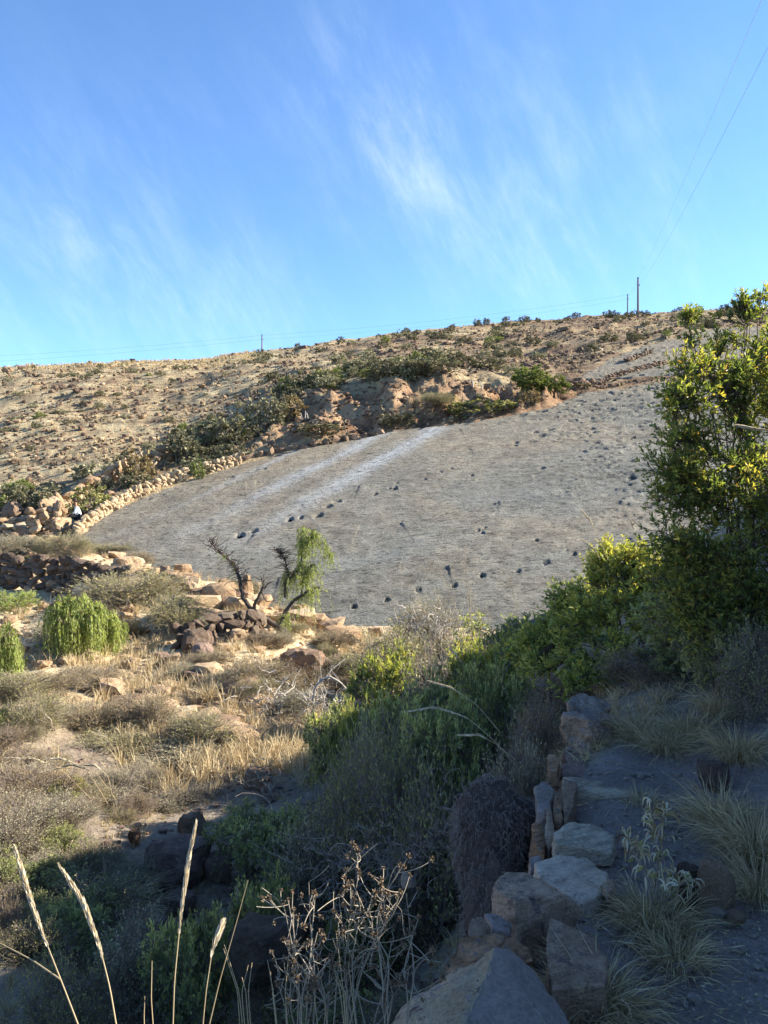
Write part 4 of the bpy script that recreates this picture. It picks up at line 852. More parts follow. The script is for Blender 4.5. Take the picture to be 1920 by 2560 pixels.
def shrub_at(name, kind, wood, leaf, i, p, h, w, label, cat='shrub', group=None):
    a, b = lib(kind, wood, leaf, i); r = thing(name, label, cat, tuple(p), group); r.rotation_euler = (0, 0, rng.uniform(0, 6.28))
    r.scale = (w / 1.45, w / 1.45, h); link('branches', a, r); link('foliage', b, r); return r
# random ones
hz = [(95, (-60, 700), (62, 135), .42, 'grey-green scrub clump dotting the pale hillside at the upper left', 'scrub of the upper left hillside', .7),
      (105, (640, 1900), (70, 148), .62, 'olive scrub clump on the shrubby ridge below the poles', 'scrub of the ridge below the poles', .8),
      (48, (640, 1330), (61, 72), .95, 'dark scrub bush crowning the eroded bank above the slab', 'scrub along the top of the eroded bank', .85),
      (42, (-40, 640), (44, 62), .7, 'dark grey scrub bush among the rubble beside the slab wall', 'scrub among the rubble left of the slab', .9)]
for n, pr, dr, s, lab, grp, pw in hz:
    pos, px, d = scatter(n * 4, pr, dr, lambda px, d, x: (fbm(x / 10 + 2, d / 10, 3) + rng.uniform(-.2, .2, len(x))) > 0)
    for p in pos[:n]:
        f_ = rng.uniform(.6, 1.5); hh = s * f_ * (1.15 if p[1] > 90 else 1); k = 'leaf_hill_green' if rng.random() < .08 else ('leaf_hill' if rng.random() < .7 else 'leaf_grey')
        shrub_at('scrub_bush', 'hill', 'twig_grey', k, int(rng.integers(0, 4)), p - [0, 0, .1], hh, hh * rng.uniform(1.6, 2.6), '%s %s scrub bush %s' % (sized(f_, .85, 1.2), COLN[k], where(p)), 'shrub', grp)
# a fringe of far bushes on the skyline
for i in range(34):
    px = rng.uniform(640, 1900); p = at(px, 146 + rng.uniform(-6, 4)); hh = rng.uniform(.4, 1.1)
    shrub_at('hill_bush', 'hill', 'twig_grey', 'leaf_hill', int(rng.integers(0, 4)), p, hh, hh * 1.8, 'small dark bush standing on the skyline of the ridge', 'shrub', 'bushes on the skyline')
# low scrub filling the sunlit bank and the shaded gully
for n, pr, dr, wood, kinds, lab, grp, s in ((20, (-60, 620), (11, 34), 'twig_grey', ('leaf_olive', 'leaf_olive', 'leaf_grey', 'leaf_brown'), 'dry scrub growing between the stones of the sunlit left bank', 'small scrub of the sunlit bank', .42),
                                          (18, (620, 1100), (13, 21), 'twig_grey', ('leaf_olive', 'leaf_grey', 'leaf_brown'), 'scrub on the bright ground between tree and central thicket', 'low scrub right of the tree', .35),
                                          (52, (-60, 360), (5.6, 11), 'twig_purple', ('leaf_grey', 'leaf_brown', 'leaf_olive', 'leaf_dark'), 'tangled scrub on the shaded lower left bank', 'scrub of the shaded lower bank', .30),
                                          (26, (660, 1230), (4.4, 9), 'twig_purple', ('leaf_dark', 'leaf_dark', 'leaf_brown'), 'scrub on the shaded gully floor', 'scrub of the gully floor', .36),
                                          (26, (1180, 1560), (6.2, 14), 'twig_purple', ('leaf_dark', 'leaf_brown', 'leaf_mid'), 'scrub on the shaded slope behind the layered block', 'scrub behind the layered block', .36)):
    pos, px, d = scatter(n, pr, dr, lambda px, d, x: x < np.interp(d, PE_Y, PE_X) - .35)
    for p in pos:
        k = kinds[int(rng.integers(0, len(kinds)))]; f_ = rng.uniform(.6, 1.7); hh = s * f_ * (p[1] / 15) ** .35
        shrub_at('leafy_shrub' if k in ('leaf_dark', 'leaf_mid') else 'dry_shrub', 'leafy' if k in ('leaf_dark', 'leaf_mid') else 'twiggy', wood, k, int(rng.integers(0, 3)), p - [0, 0, .05], hh, hh * rng.uniform(1.3, 2.2), '%s %s %s' % (sized(f_, .95, 1.35), COLN[k], lab), 'shrub', grp)
# particular bushes: kind, wood, leaf, px, d, top py, width px, label
for i, (kind, wood, leaf, px, d, pt, wpx, lab) in enumerate([
    ('hill', 'twig_grey', 'leaf_olive', 225, 41.5, 1224, 95, 'brown-olive bush just above the wall beside the seated person'),
    ('hill', 'twig_grey', 'leaf_brown', 345, 47.5, 1142, 70, 'bush with pale grass at the wall halfway up the left edge of the slab'),
    ('hill', 'twig_grey', 'leaf_hill', 460, 52, 1085, 100, 'dark bush above the upper part of the left wall'),
    ('hill', 'twig_grey', 'leaf_hill', 560, 54, 1045, 120, 'wide dark bush left of the pair of rounded bushes over the slab'),
    ('hill', 'twig_grey', 'leaf_hill', 662, 56.5, 1010, 90, 'left one of the two dark rounded bushes over the slab top'),
    ('hill', 'twig_grey', 'leaf_brown', 722, 58.5, 1000, 78, 'right one of the two rounded bushes, russet at its top'),
    ('hill', 'twig_grey', 'leaf_hill', 800, 50.6, 1062, 115, 'large grey-green bush sitting on the top edge of the slab above the streaks'),
    ('hill', 'twig_grey', 'leaf_hill_green', 494, 44.3, 1158, 26, 'tiny bright green shrub alone on the slab beside the left wall'),
    ('hill', 'twig_grey', 'leaf_hill', 1000, 52.5, 1040, 110, 'grey-green bush at the slab top between the two pale streaks'),
    ('twiggy', 'twig_grey', 'leaf_olive', 1075, 54, 988, 105, 'tall brownish bush in front of the dark hollow of the eroded bank'),
    ('hill', 'twig_grey', 'leaf_olive', 1190, 53.2, 1006, 130, 'spreading olive bush between the hollow and the green pepper tree'),
    ('tree', 'bark_brown', 'leaf_hill_green', 1330, 54.6, 928, 118, 'rounded bright green pepper tree standing at the top edge of the slab'),
    ('tree', 'bark_brown', 'leaf_hill_green', 1390, 55.6, 948, 74, 'smaller pale green bush leaning at the right of the green pepper tree'),
    ('hill', 'twig_grey', 'leaf_brown', 1322, 53.4, 983, 50, 'russet bush at the foot of the green pepper tree'),
    ('hill', 'twig_grey', 'leaf_hill', 1455, 59.6, 966, 64, 'low flat grey shrub on the rock right of the pepper tree'),
    ('leafy', 'twig_grey', 'leaf_hill_green', 940, 66, 925, 90, 'bright green bush on top of the eroded bank'),
    ('leafy', 'twig_grey', 'leaf_hill_green', 820, 64, 965, 60, 'yellow-green bush left on the brow of the eroded bank'),
    ('leafy', 'twig_grey', 'leaf_hill_green', 985, 70, 908, 70, 'tall dark green bush highest on the brow of the bank'),
    ('twiggy', 'twig_grey', 'leaf_grey', 60, 33, 1345, 190, 'wide pale grey shrub above the dark left terrace wall'),
    ('leafy', 'twig_grey', 'leaf_hill_green', 74, 30.5, 1392, 34, 'small bright green sprig in front of the wide grey shrub at left'),
    ('twiggy', 'twig_grey', 'leaf_olive', 270, 33.5, 1362, 110, 'yellow-olive bush at the bottom left corner of the slab'),
    ('twiggy', 'twig_grey', 'leaf_brown', 352, 31, 1383, 58, 'small russet round bush on the lower left edge of the slab'),
    ('twiggy', 'twig_grey', 'leaf_olive', 330, 22.5, 1440, 210, 'large twiggy olive bush in the sun below the slab corner'),
    ('twiggy', 'twig_grey', 'leaf_olive', 430, 20, 1500, 160, 'twiggy olive bush right beside the large one, nearer the terrace wall'),
    ('leafy', 'twig_grey', 'leaf_molle', 40, 22, 1485, 110, 'fresh green bush below the dark wall at the far left'),
    ('molle', 'bark_brown', 'leaf_molle', 195, 17.2, 1510, 190, 'bright green weeping pepper shrub at left, below the olive bushes'),
    ('molle', 'bark_brown', 'leaf_molle', 262, 18.0, 1540, 100, 'paler weeping shrub just right of the bright green one'),
    ('molle', 'bark_brown', 'leaf_molle', -5, 14.5, 1585, 140, 'hanging green foliage cut by the left frame edge, upper one'),
    ('molle', 'bark_brown', 'leaf_molle', -10, 11.4, 1780, 110, 'hanging yellow-green foliage cut by the left frame edge, lower one'),
    ('twiggy', 'twig_grey', 'leaf_brown', 220, 15.0, 1675, 150, 'russet-brown shrub under the bright green weeping shrub'),
    ('twiggy', 'twig_grey', 'leaf_brown', 95, 13.8, 1690, 170, 'russet shrub near the left frame edge between the hanging foliages'),
    ('twiggy', 'twig_grey', 'leaf_brown', 530, 16.5, 1650, 120, 'dry brown thicket in the shade under the terrace wall'),
    ('twiggy', 'twig_purple', 'leaf_brown', 640, 18.6, 1600, 130, 'brown dry thicket under the roots of the forked tree'),
    ('twiggy', 'twig_grey', 'leaf_olive', 725, 20.5, 1560, 100, 'olive thicket at the right of the tree trunk'),
    ('twiggy', 'twig_grey', 'leaf_grey', 600, 15.0, 1682, 140, 'rounded grey-green broom-like shrub left of the large brown boulder'),
    ('twiggy', 'twig_grey', 'leaf_grey', 455, 15.6, 1695, 80, 'low grey shrub between the shaded stones and the broom-like shrub'),
    ('twiggy', 'twig_grey', 'leaf_grey', 500, 11.6, 1850, 270, 'large pale olive-grey dome shrub at the edge of the sunlight'),
    ('twiggy', 'twig_grey', 'leaf_olive', 285, 11.8, 1830, 190, 'pale olive shrub left of the large dome shrub'),
    ('twiggy', 'twig_grey', 'leaf_grey', 130, 12.2, 1810, 160, 'dusty grey shrub behind the arching feather grass'),
    ('twiggy', 'twig_purple', 'leaf_grey', 60, 9.2, 1930, 230, 'dark twiggy shrub in half shade at the left edge'),
    ('twiggy', 'twig_purple', 'leaf_grey', 270, 9.6, 1955, 210, 'brown tangled shrub above the shaded boulders'),
    ('leafy', 'twig_purple', 'leaf_mid', 150, 9.0, 1985, 100, 'yellow-green sprig bush catching the sun at the left'),
    ('twiggy', 'twig_purple', 'leaf_grey', 440, 9.8, 1975, 160, 'dark low thicket above the jagged tan rock'),
    ('leafy', 'twig_purple', 'leaf_dark', 630, 7.6, 2040, 190, 'dark green bush in the shade right of the gully boulders'),
    ('leafy', 'twig_purple', 'leaf_dark', 760, 7.2, 2060, 210, 'dark blue-green bush deep in the gully behind the brown seed heads'),
    ('twiggy', 'twig_purple', 'leaf_grey', 330, 5.1, 2350, 250, 'low dry brushy shrub at the bottom left of the gully'),
    ('leafy', 'twig_purple', 'leaf_dark', 480, 4.9, 2330, 220, 'low leafy bush with bronze tips at the bottom between the grass stalks'),
    ('twiggy', 'twig_purple', 'leaf_olive', 150, 4.6, 2440, 200, 'low brushy bush at the bottom left corner'),
    ('leafy', 'twig_purple', 'leaf_dark', 640, 5.6, 2225, 150, 'bushy dark plant between the gully rocks and the dark slab of rock'),
    ('twiggy', 'twig_grey', 'leaf_grey', 1065, 19.5, 1520, 150, 'twiggy grey bush at the foot of the slab, fuzzy against the rock'),
    ('twiggy', 'twig_grey', 'leaf_olive', 1000, 15.5, 1600, 190, 'shaded olive shrub below the bleached curly bush'),
    ('leafy', 'twig_purple', 'leaf_mid', 960, 12.5, 1650, 150, 'yellowish leafy bush left of centre at the edge of the light'),
    ('leafy', 'twig_purple', 'leaf_dark', 850, 9.0, 1790, 170, 'green bush with bright tips left of the dark central thicket'),
    ('leafy', 'twig_purple', 'leaf_mid', 880, 8.6, 1800, 100, 'small bright green crown lit by the sun in the central thicket'),
    ('leafy', 'twig_purple', 'leaf_dark', 1020, 8.2, 1760, 260, 'broad dark green thicket in the centre, left of the path stones'),
    ('leafy', 'twig_purple', 'leaf_dark', 1120, 6.9, 1815, 230, 'deep green thicket directly above the matted root bank'),
    ('twiggy', 'twig_purple', 'leaf_olive', 930, 6.4, 1930, 200, 'shaded olive thicket with bare purple stems at its foot'),
    ('leafy', 'twig_purple', 'leaf_mid', 1215, 9.5, 1620, 190, 'yellow-green bush between the slab foot and the layered block'),
    ('twiggy', 'twig_purple', 'leaf_grey', 1120, 10.5, 1640, 200, 'grey twiggy bush left behind the yellow-green one'),
    ('twiggy', 'twig_purple', 'leaf_olive', 1060, 6.0, 2000, 260, 'purplish twiggy shrub in the shade left of the matted root bank'),
    ('twiggy', 'twig_purple', 'leaf_grey', 800, 6.6, 2060, 200, 'bare purple-grey thicket in the middle of the shaded gully'),
    ('twiggy', 'twig_grey', 'leaf_olive', 960, 7.4, 1860, 240, 'brownish thicket of fine stems in front of the broad green thicket'),
    ('twiggy', 'twig_purple', 'leaf_dark', 1880, 4.75, 1600, 190, 'dim twiggy growth beside the brown rock at the right frame edge'),
    ('leafy', 'twig_purple', 'leaf_dark', 1800, 5.0, 1580, 150, 'dim leafy sprigs over the pale sloping rock under the tall right bush'),
    ('leafy', 'twig_purple', 'leaf_dark', 1230, 7.6, 1700, 170, 'green bush in shade left of the layered block'),
    ('leafy', 'twig_purple', 'leaf_dark', 1290, 13.5, 1560, 260, 'dark bush in the shaded strip at the foot of the slab'),
    ('twiggy', 'twig_purple', 'leaf_brown', 1340, 5.6, 1790, 170, 'purplish dry twiggy cover left of the layered block'),
    ('twiggy', 'twig_purple', 'leaf_grey', 1290, 4.6, 1900, 130, 'dry twigs behind the matted root bank'),
    ('twiggy', 'twig_purple', 'leaf_brown', 1600, 5.9, 1720, 220, 'low purplish twiggy shrub behind the path grass'),
    ('twiggy', 'twig_grey', 'leaf_grey', 1770, 6.2, 1700, 160, 'thin grey-green twiggy shrub beside the upper path'),
    ('leafy', 'twig_purple', 'leaf_dark', 1745, 5.6, 1620, 240, 'open dark green bush with thin stems between the path and the big bush')]):
    p = at(px, d); ztop = (1280 - pt) / F * d; h = max(ztop - p[2] + .05, .25); nm = 'pepper_tree' if kind in ('molle', 'tree') else ('leafy_shrub' if kind == 'leafy' else 'dry_shrub')
    shrub_at(nm, kind, wood, leaf, i % 3, p - [0, 0, .06], h, wpx / F * d * 1.1, lab, 'tree' if kind == 'tree' else 'shrub')

# ------------------------------------------------------------------ the two big leafy bushes by the path
def blob_px(base, lst):
    return [((px - 960) / F * d - base[0], d - base[1], (1280 - py) / F * d - base[2], r / F * d) for px, py, d, r in lst]
b = at(2010, 5.7)
big = shrub(blob_px(b, [(1760, 945, 4.9, 50), (1695, 960, 4.9, 45), (1860, 970, 5.0, 60), (1930, 900, 5.1, 60), (1690, 1020, 4.8, 60), (1760, 1050, 4.9, 100), (1900, 980, 5.1, 130), (1700, 1140, 4.8, 60), (1800, 1190, 4.9, 110),
                         (1740, 1250, 4.8, 80), (1680, 1320, 4.8, 55), (1800, 1350, 4.9, 110), (1900, 1250, 5.0, 130), (1900, 1450, 5.1, 130), (1800, 1480, 5.0, 90), (1745, 1400, 5.0, 70), (1720, 1500, 5.0, 70), (1790, 1560, 5.0, 80), (1870, 1570, 5.1, 70), (1660, 1390, 5.0, 60), (1660, 1180, 4.8, 45), (1680, 1230, 4.8, 45), (1980, 960, 5.3, 140), (1990, 1200, 5.2, 170), (1985, 1480, 5.2, 150)]),
            20, 520, 10, 9, .038, .18, .0026, .014, .15, .10, .3, shell=.35, up=.05, tintbias=.0)
put_shrub('leafy_bush', big, M['bark_brown'], M['leaf_big'], 'tall bushy green shrub with yellow and orange leaves filling the right frame edge', 'bush', tuple(b))
b = at(1845, 5.2)
tops = shrub(blob_px(b, [(1846, 715, 5.15, 14), (1846, 775, 5.15, 26), (1870, 790, 5.1, 40), (1790, 790, 5.1, 22), (1735, 800, 5.0, 30), (1735, 860, 5.0, 30), (1910, 770, 5.2, 36), (1800, 860, 5.1, 40)]), 8, 48, 6, 9, .034, .17, .0018, .012, .085, .1, .3, shell=.2, up=.0)
put_shrub('leafy_bush', tops, M['bark_brown'], M['leaf_big'], 'thin upright leafy shoots rising against the sky above the big right bush', 'bush', tuple(b))
b = at(1900, 5.6)
low = shrub(blob_px(b, [(1720, 1470, 5.5, 60), (1800, 1500, 5.5, 80), (1890, 1520, 5.6, 80), (1760, 1560, 5.4, 60), (1850, 1590, 5.5, 60), (1700, 1600, 5.6, 50), (1930, 1600, 5.6, 60), (1660, 1540, 5.7, 50)]), 12, 150, 9, 9, .042, .2, .0024, .010, .15, .15, .2, shell=.3, up=.05)
put_shrub('leafy_bush', low, M['twig_purple'], M['leaf_dark'], 'dim green bush filling the shade under the tall right bush, above the path rocks', 'bush', tuple(b))
b = at(1560, 6.5)
mid_ = shrub(blob_px(b, [(1560, 1420, 6.8, 70), (1490, 1440, 6.9, 50), (1620, 1440, 6.7, 80), (1680, 1480, 6.6, 70), (1430, 1500, 6.9, 55), (1500, 1530, 6.7, 70), (1590, 1540, 6.5, 80), (1660, 1560, 6.3, 80), (1400, 1570, 6.8, 60), (1440, 1640, 6.4, 60), (1560, 1640, 6.2, 60), (1690, 1640, 6.2, 60), (1370, 1660, 6.8, 55), (1480, 1700, 6.0, 40), (1330, 1600, 7.0, 45), (1290, 1640, 7.0, 40), (1520, 1390, 6.9, 40), (1450, 1560, 6.6, 60), (1330, 1740, 6.6, 40), (1420, 1730, 6.0, 35)]),
             14, 340, 8, 10, .045, .20, .0018, .016, .14, .2, .2, shell=.25, up=.1, tintbias=.16)
put_shrub('leafy_bush', mid_, M['bark_brown'], M['leaf_mid'], 'yellow-green sunlit bush in front of the slab, left of the tall right bush', 'bush', tuple(b))

# ------------------------------------------------------------------ forked tree below the slab
def px3(px, py, d): return np.array([(px - 960) / F * d, d, (1280 - py) / F * d])
tr = thing('pepper_tree', 'small crooked pepper tree with dark forked trunk and thin drooping foliage before the slab', 'tree', tuple(at(690, 20)))
o0 = np.array(tr.location)
def limb(pts, r0, r1, sides=7):
    P = np.array([px3(*p) for p in pts]) - o0; t = np.linspace(0, 1, len(P)); tt = np.linspace(0, 1, len(P) * 4)
    Pi = np.stack([np.interp(tt, t, P[:, k]) for k in range(3)], -1); Pi[1:-1] = (Pi[:-2] + 2 * Pi[1:-1] + Pi[2:]) / 4; Pi += rng.normal(size=Pi.shape) * .006
    return strands(Pi[None], .8 * np.linspace(r0, r1, len(Pi))[None], sides), Pi
main = [([(715, 1580, 20), (690, 1563, 20), (655, 1545, 20), (625, 1520, 20), (608, 1495, 20.1), (602, 1465, 20.2), (597, 1440, 20.3), (585, 1410, 20.4), (560, 1390, 20.4), (540, 1372, 20.5), (524, 1352, 20.6)], .105, .018),
        ([(632, 1528, 20), (640, 1505, 19.9), (652, 1480, 19.8), (660, 1462, 19.8), (652, 1440, 19.7)], .07, .012),
        ([(660, 1470, 19.8), (672, 1458, 19.7), (684, 1452, 19.7)], .03, .006),
        ([(655, 1480, 19.8), (665, 1505, 19.7), (690, 1500, 19.6)], .025, .006),
        ([(700, 1565, 20), (712, 1530, 20.2), (735, 1500, 20.4), (760, 1485, 20.5), (782, 1470, 20.6), (800, 1468, 20.6)], .07, .03),
        ([(752, 1492, 20.4), (756, 1470, 20.5), (762, 1445, 20.6), (775, 1425, 20.7), (782, 1408, 20.8)], .035, .01),
        ([(712, 1495, 20.3), (713, 1460, 20.4), (720, 1430, 20.5), (712, 1400, 20.5), (703, 1385, 20.6), (688, 1374, 20.6)], .035, .01),
        ([(716, 1455, 20.4), (735, 1435, 20.5), (752, 1412, 20.6), (755, 1385, 20.7), (755, 1360, 20.8), (752, 1340, 20.8), (758, 1318, 20.8)], .03, .007),
        ([(755, 1372, 20.7), (768, 1350, 20.7), (782, 1338, 20.7)], .02, .006),
        ([(606, 1495, 20.1), (590, 1502, 20), (570, 1506, 19.9)], .03, .01), ([(597, 1440, 20.3), (590, 1425, 20.2), (580, 1412, 20.2)], .02, .006)]
wparts = []; ends = []
for pts, r0, r1 in main:
    g, Pi = limb(pts, r0, r1); wparts.append(g); ends.append(Pi)
V_, F_ = join(wparts); link('trunk', mkmesh('trunk', V_, F_, M['bark_dark']), tr)
def droop_twigs(anchors, n, L, leafy, spread=.3, grav=.5):
    A_ = np.array(anchors)[rng.integers(0, len(anchors), n)] + rng.normal(size=(n, 3)) * .03; dd = rdir(n); dd[:, 2] = np.abs(dd[:, 2]) * .4; LL = L * rng.uniform(.4, 1.2, (n, 1))
    m_ = A_ + dd * LL * spread + [0, 0, .03]; e = A_ + dd * LL * spread * 1.5 + np.array([0, 0, -1.]) * LL * grav; P = bez(A_, m_, e, 6); P += np.cumsum(rng.normal(size=P.shape) * .012, 1)
    g = strands(P, (.45 if leafy else 1) * np.linspace(.012, .005, 6)[None] * np.ones((n, 1)), 3)
    lf = None
    if leafy:
        k = np.repeat(np.arange(n), leafy); t = rng.uniform(.15, .999, len(k)) * 5; i = t.astype(int); f = (t - i)[:, None]; pos = P[k, i] * (1 - f) + P[k, np.minimum(i + 1, 5)] * f
        lf = leaves2(pos, unit(rdir(len(k)) * .8 + [0, 0, -.9]), .07 * rng.uniform(.5, 1.2, len(k)), .11); lf = (lf[0], lf[1], np.repeat(np.clip(rng.normal(.55, .2, len(k)), 0, 1), 4))
    return g, lf
tw = []; lv = []
for pts, n, L, lf, gr in ((ends[0][20:], 70, .6, 0, -.25), (ends[1][8:], 12, .4, 0, -.2), (ends[6][10:], 40, .55, 0, -.1), (ends[0][28:40], 12, .4, 14, .6), (ends[7][14:], 46, .6, 36, .7), (ends[8], 60, .7, 26, .7), (ends[0][16:], 40, .8, 0, .2), (ends[6][8:], 50, .8, 0, .1),
                          (ends[5][6:], 60, .7, 40, .8), (ends[7][4:14], 60, .6, 34, .9), (ends[6][2:12], 46, .6, 26, .9), (ends[4][12:], 44, .75, 34, 1.1), (ends[4][2:7], 26, .7, 36, .9)):
    g, l = droop_twigs(pts, n, L, lf, .35, gr); tw.append(g)
    if l: lv.append(l)
# the hanging curtain on the right side of the crown
cur = np.stack([np.linspace(px3(775, 1330, 20.7)[0], px3(828, 1360, 20.7)[0], 12) - o0[0], np.full(12, 20.7) - o0[1], np.interp(np.linspace(0, 1, 12), [0, .35, 1], [px3(0, 1322, 20.7)[2], px3(0, 1335, 20.7)[2], px3(0, 1385, 20.7)[2]]) - o0[2]], -1)
g, l = droop_twigs(cur, 70, .7, 26, .25, .8); tw.append(g); lv.append(l)
V_, F_ = join(tw); link('twigs', mkmesh('twigs', V_, F_, M['bark_dark']), tr, kind='stuff')
V_, F_ = join([(a, b) for a, b, c in lv]); link('foliage', mkmesh('foliage', V_, F_, M['leaf_molle'], np.concatenate([c for a, b, c in lv]), False), tr)

# ------------------------------------------------------------------ bleached dead branches
def dead_tangle(label, cx_, cy_, d, w, h, n, key, r, loc_px, cat='dead branches'):
    p0 = px3(cx_, cy_, d); root = thing('dead_branches', label, cat, tuple(p0)); s = d / F
    a = rng.normal(size=(n, 3)) * [w * .28 * s, w * .18 * s, h * .22 * s]; dd = unit(rng.normal(size=(n, 3)) * [1, .8, .7] + [0, 0, .3]); L = rng.uniform(.12, .5, (n, 1)) * w * s * .6
    P = bez(a, a + dd * L * .5 + rng.normal(size=(n, 3)) * L * .25, a + dd * L + rng.normal(size=(n, 3)) * L * .3, 8); P += np.cumsum(rng.normal(size=P.shape) * .012 * d / 14, 1)
    g = strands(P, r * rng.uniform(.4, 1.3, (n, 1)) * np.linspace(1, .35, 8)[None], 4)
    k = rng.integers(0, n, n * 3); st = P[k, rng.integers(2, 8, n * 3)]; d2 = unit(rng.normal(size=(n * 3, 3)) + [0, 0, .4]); L2 = rng.uniform(.05, .2, (n * 3, 1)) * w * s * .5
    P2 = bez(st, st + d2 * L2 * .5 + rng.normal(size=(n * 3, 3)) * L2 * .2, st + d2 * L2, 4); g2 = strands(P2, r * .4 * np.linspace(1, .4, 4)[None] * np.ones((n * 3, 1)), 3)
    link('branches', mkmesh('branches', *join([g]), M[key]), root, kind='stuff'); link('twigs', mkmesh('twigs', *join([g2]), M[key]), root, kind='stuff'); return root
t_ = dead_tangle('tangle of bleached curving dead branches below the large brown boulder', 760, 1770, 13.5, 240, 150, 150, 'twig_white', .011, None)
o0 = np.array(t_.location); g, _ = limb([(782, 1760, 13.3), (786, 1725, 13.2), (800, 1700, 13.2), (825, 1690, 13.2), (850, 1705, 13.2), (870, 1728, 13.3)], .03, .016); link('thick_branch', mkmesh('thick_branch', *g, M['twig_white']), t_)
dead_tangle('grey curly-branched bare bush at the foot of the slab right of centre', 1090, 1575, 18.5, 190, 110, 170, 'twig_white', .010, None, 'bare shrub')
dead_tangle('fan of thin dry branches hanging over the shaded gully wall', 700, 1960, 9.0, 200, 130, 70, 'twig_grey', .006, None)
dead_tangle('thin reddish dry stems standing left of the yellow-green bush', 1290, 1700, 8.4, 120, 220, 60, 'twig_purple', .005, None)
dead_tangle('low tangle of dark dry twigs in the shade right of the gully', 900, 2180, 5.0, 330, 220, 130, 'twig_purple', .0032, None)
dead_tangle('dry tangled twigs on the shaded slope between thicket and root bank', 1080, 2100, 4.6, 220, 260, 110, 'twig_purple', .0028, None)
dead_tangle('mass of bare grey twigs in half shade at the left edge of the picture', 90, 2110, 8.6, 320, 180, 200, 'twig_grey', .005, None)

# ------------------------------------------------------------------ grass tufts by the path
def tuft(label, px, py, d, h, spread, n, key='tuft', w=.0020, cat='grass tuft', name='grass_tuft', droop=1.1, base=.09, group=None):
    p = at(px, d) if py is None else hit(px, py, 1.3)
    V_, F_, ti = tuft_geo(n, h, spread, w, 5, base, droop); return link(name, mkmesh(name, V_, F_, M[key], ti, False), None, tuple(p - [0, 0, .01]), label=label, category=cat, group=group)
for a in [('wide straw tuft with blades spilling over the soil around the dry-leaved plant', 1630, 2330, None, .20, .24, 900), ('dense straw tuft at the foot of the dry-leaved plant, nearer the path', 1690, 2410, None, .14, .18, 420),
          ('straw tuft beside the tan slab stone at the bottom of the picture', 1490, 2545, None, .20, .26, 700), ('fringe of dry blades over the bottom frame edge right of the peaked stone', 1400, 2590, None, .16, .2, 420),
          ('large spiky straw tuft left of the earth-coloured rock', 1665, 1880, None, .20, .30, 600), ('spiky straw tuft above the earth-coloured rock', 1720, 1840, None, .22, .26, 500),
          ('straw tuft right of the earth-coloured rock, with pale centre', 1845, 1900, None, .22, .26, 650), ('straw tuft left of the upper step, behind the boulder', 1590, 1850, None, .20, .26, 420),
          ('big tuft of mixed green and dry grass at the right frame edge', 1890, 2150, None, .26, .34, 900), ('tuft of dry grass above the pinkish-tan rock', 1800, 2080, None, .24, .28, 700),
          ('dry grass tuft at the right frame edge under the pinkish rock', 1900, 2240, None, .18, .24, 500), ('pale dry grass tuft at the upper right beside the path', 1800, 1790, None, .24, .26, 420),
          ('small dry tuft on the path soil behind the pale slab', 1600, 2010, None, .10, .10, 160)]:
    tuft(a[0], a[1], a[2], a[3], a[4], a[5], a[6])
for lab, px, d, h, sp, n in [('tall green-based clump of wiry grass left of the small tan stone', 1150, 3.2, .42, .16, 130), ('pale yellow clump of grass beside the dark left wall', 115, 27, .9, .5, 220), ('pale clump of grass in front of the cream-topped boulder', 195, 26, .8, .5, 220),
                             ('straw clump by the wall halfway up the slab edge', 305, 47, 1.1, .4, 120), ('yellow grass clump left of the heap of rocks on the ledge', 180, 13.0, .5, .45, 260), ('straw clump at the bright ledge near the olive shrub', 330, 12.6, .5, .45, 260),
                             ('golden grass clump on the ledge above the dead branches', 520, 14, .45, .4, 260), ('matted dry grass on the shaded left gully slope', 180, 6.6, .12, .45, 900)]:
    tuft(lab, px, None, d, h, sp, n, 'straw' if d > 9 else 'tuft', .0022 if d < 9 else .006, base=.05 if d < 5 or d > 9 else .7)

# the tall feather grass stalks
def stalk(pts, label, plume_from=.55, r=.0011, pw=.0032, name='feather_grass', cat='grass stalk', group=None, key='plume', dens=260):
    P = np.array([px3(*p) for p in pts]); root = thing(name, label, cat, tuple(P[0]), group); P = P - P[0]; t = np.linspace(0, 1, len(P)); tt = np.linspace(0, 1, 40)
    Pi = np.stack([np.interp(tt, t, P[:, k]) for k in range(3)], -1)
    for _ in range(4): Pi[1:-1] = (Pi[:-2] + 2 * Pi[1:-1] + Pi[2:]) / 4
    V_, F_ = strands(Pi[None], np.linspace(r, r * .4, 40)[None], 5); link('stem', mkmesh('stem', V_, F_, M['straw'], np.full(len(V_), .6)), root)
    if plume_from < 1:
        n = dens; q = rng.uniform(plume_from, .995, n); i = (q * 39).astype(int); f = (q * 39 - i)[:, None]; pos = Pi[i] * (1 - f) + Pi[np.minimum(i + 1, 39)] * f; td = unit(Pi[np.minimum(i + 1, 39)] - Pi[np.maximum(i - 1, 0)])
        env = np.sin(np.pi * np.clip((q - plume_from) / (1 - plume_from), .05, .97)) ** .6
        V_, F_ = leaves2(pos, unit(td + rdir(n) * .22), pw * 4.5 * (.4 + env), .11); link('plume', mkmesh('plume', V_, F_, M[key], np.repeat(rng.uniform(.2, 1, n), 4), False), root)
    return root
stalk([(225, 2640, .95), (160, 2470, 1.0), (105, 2330, 1.05), (70, 2230, 1.08), (38, 2122, 1.1)], 'bright feather grass plume leftmost at the bottom of the picture', .42)
stalk([(300, 2620, .98), (275, 2470, 1.0), (250, 2370, 1.05), (210, 2260, 1.08), (150, 2165, 1.1)], 'second bright feather grass plume from the left, bending over at its tip', .40)
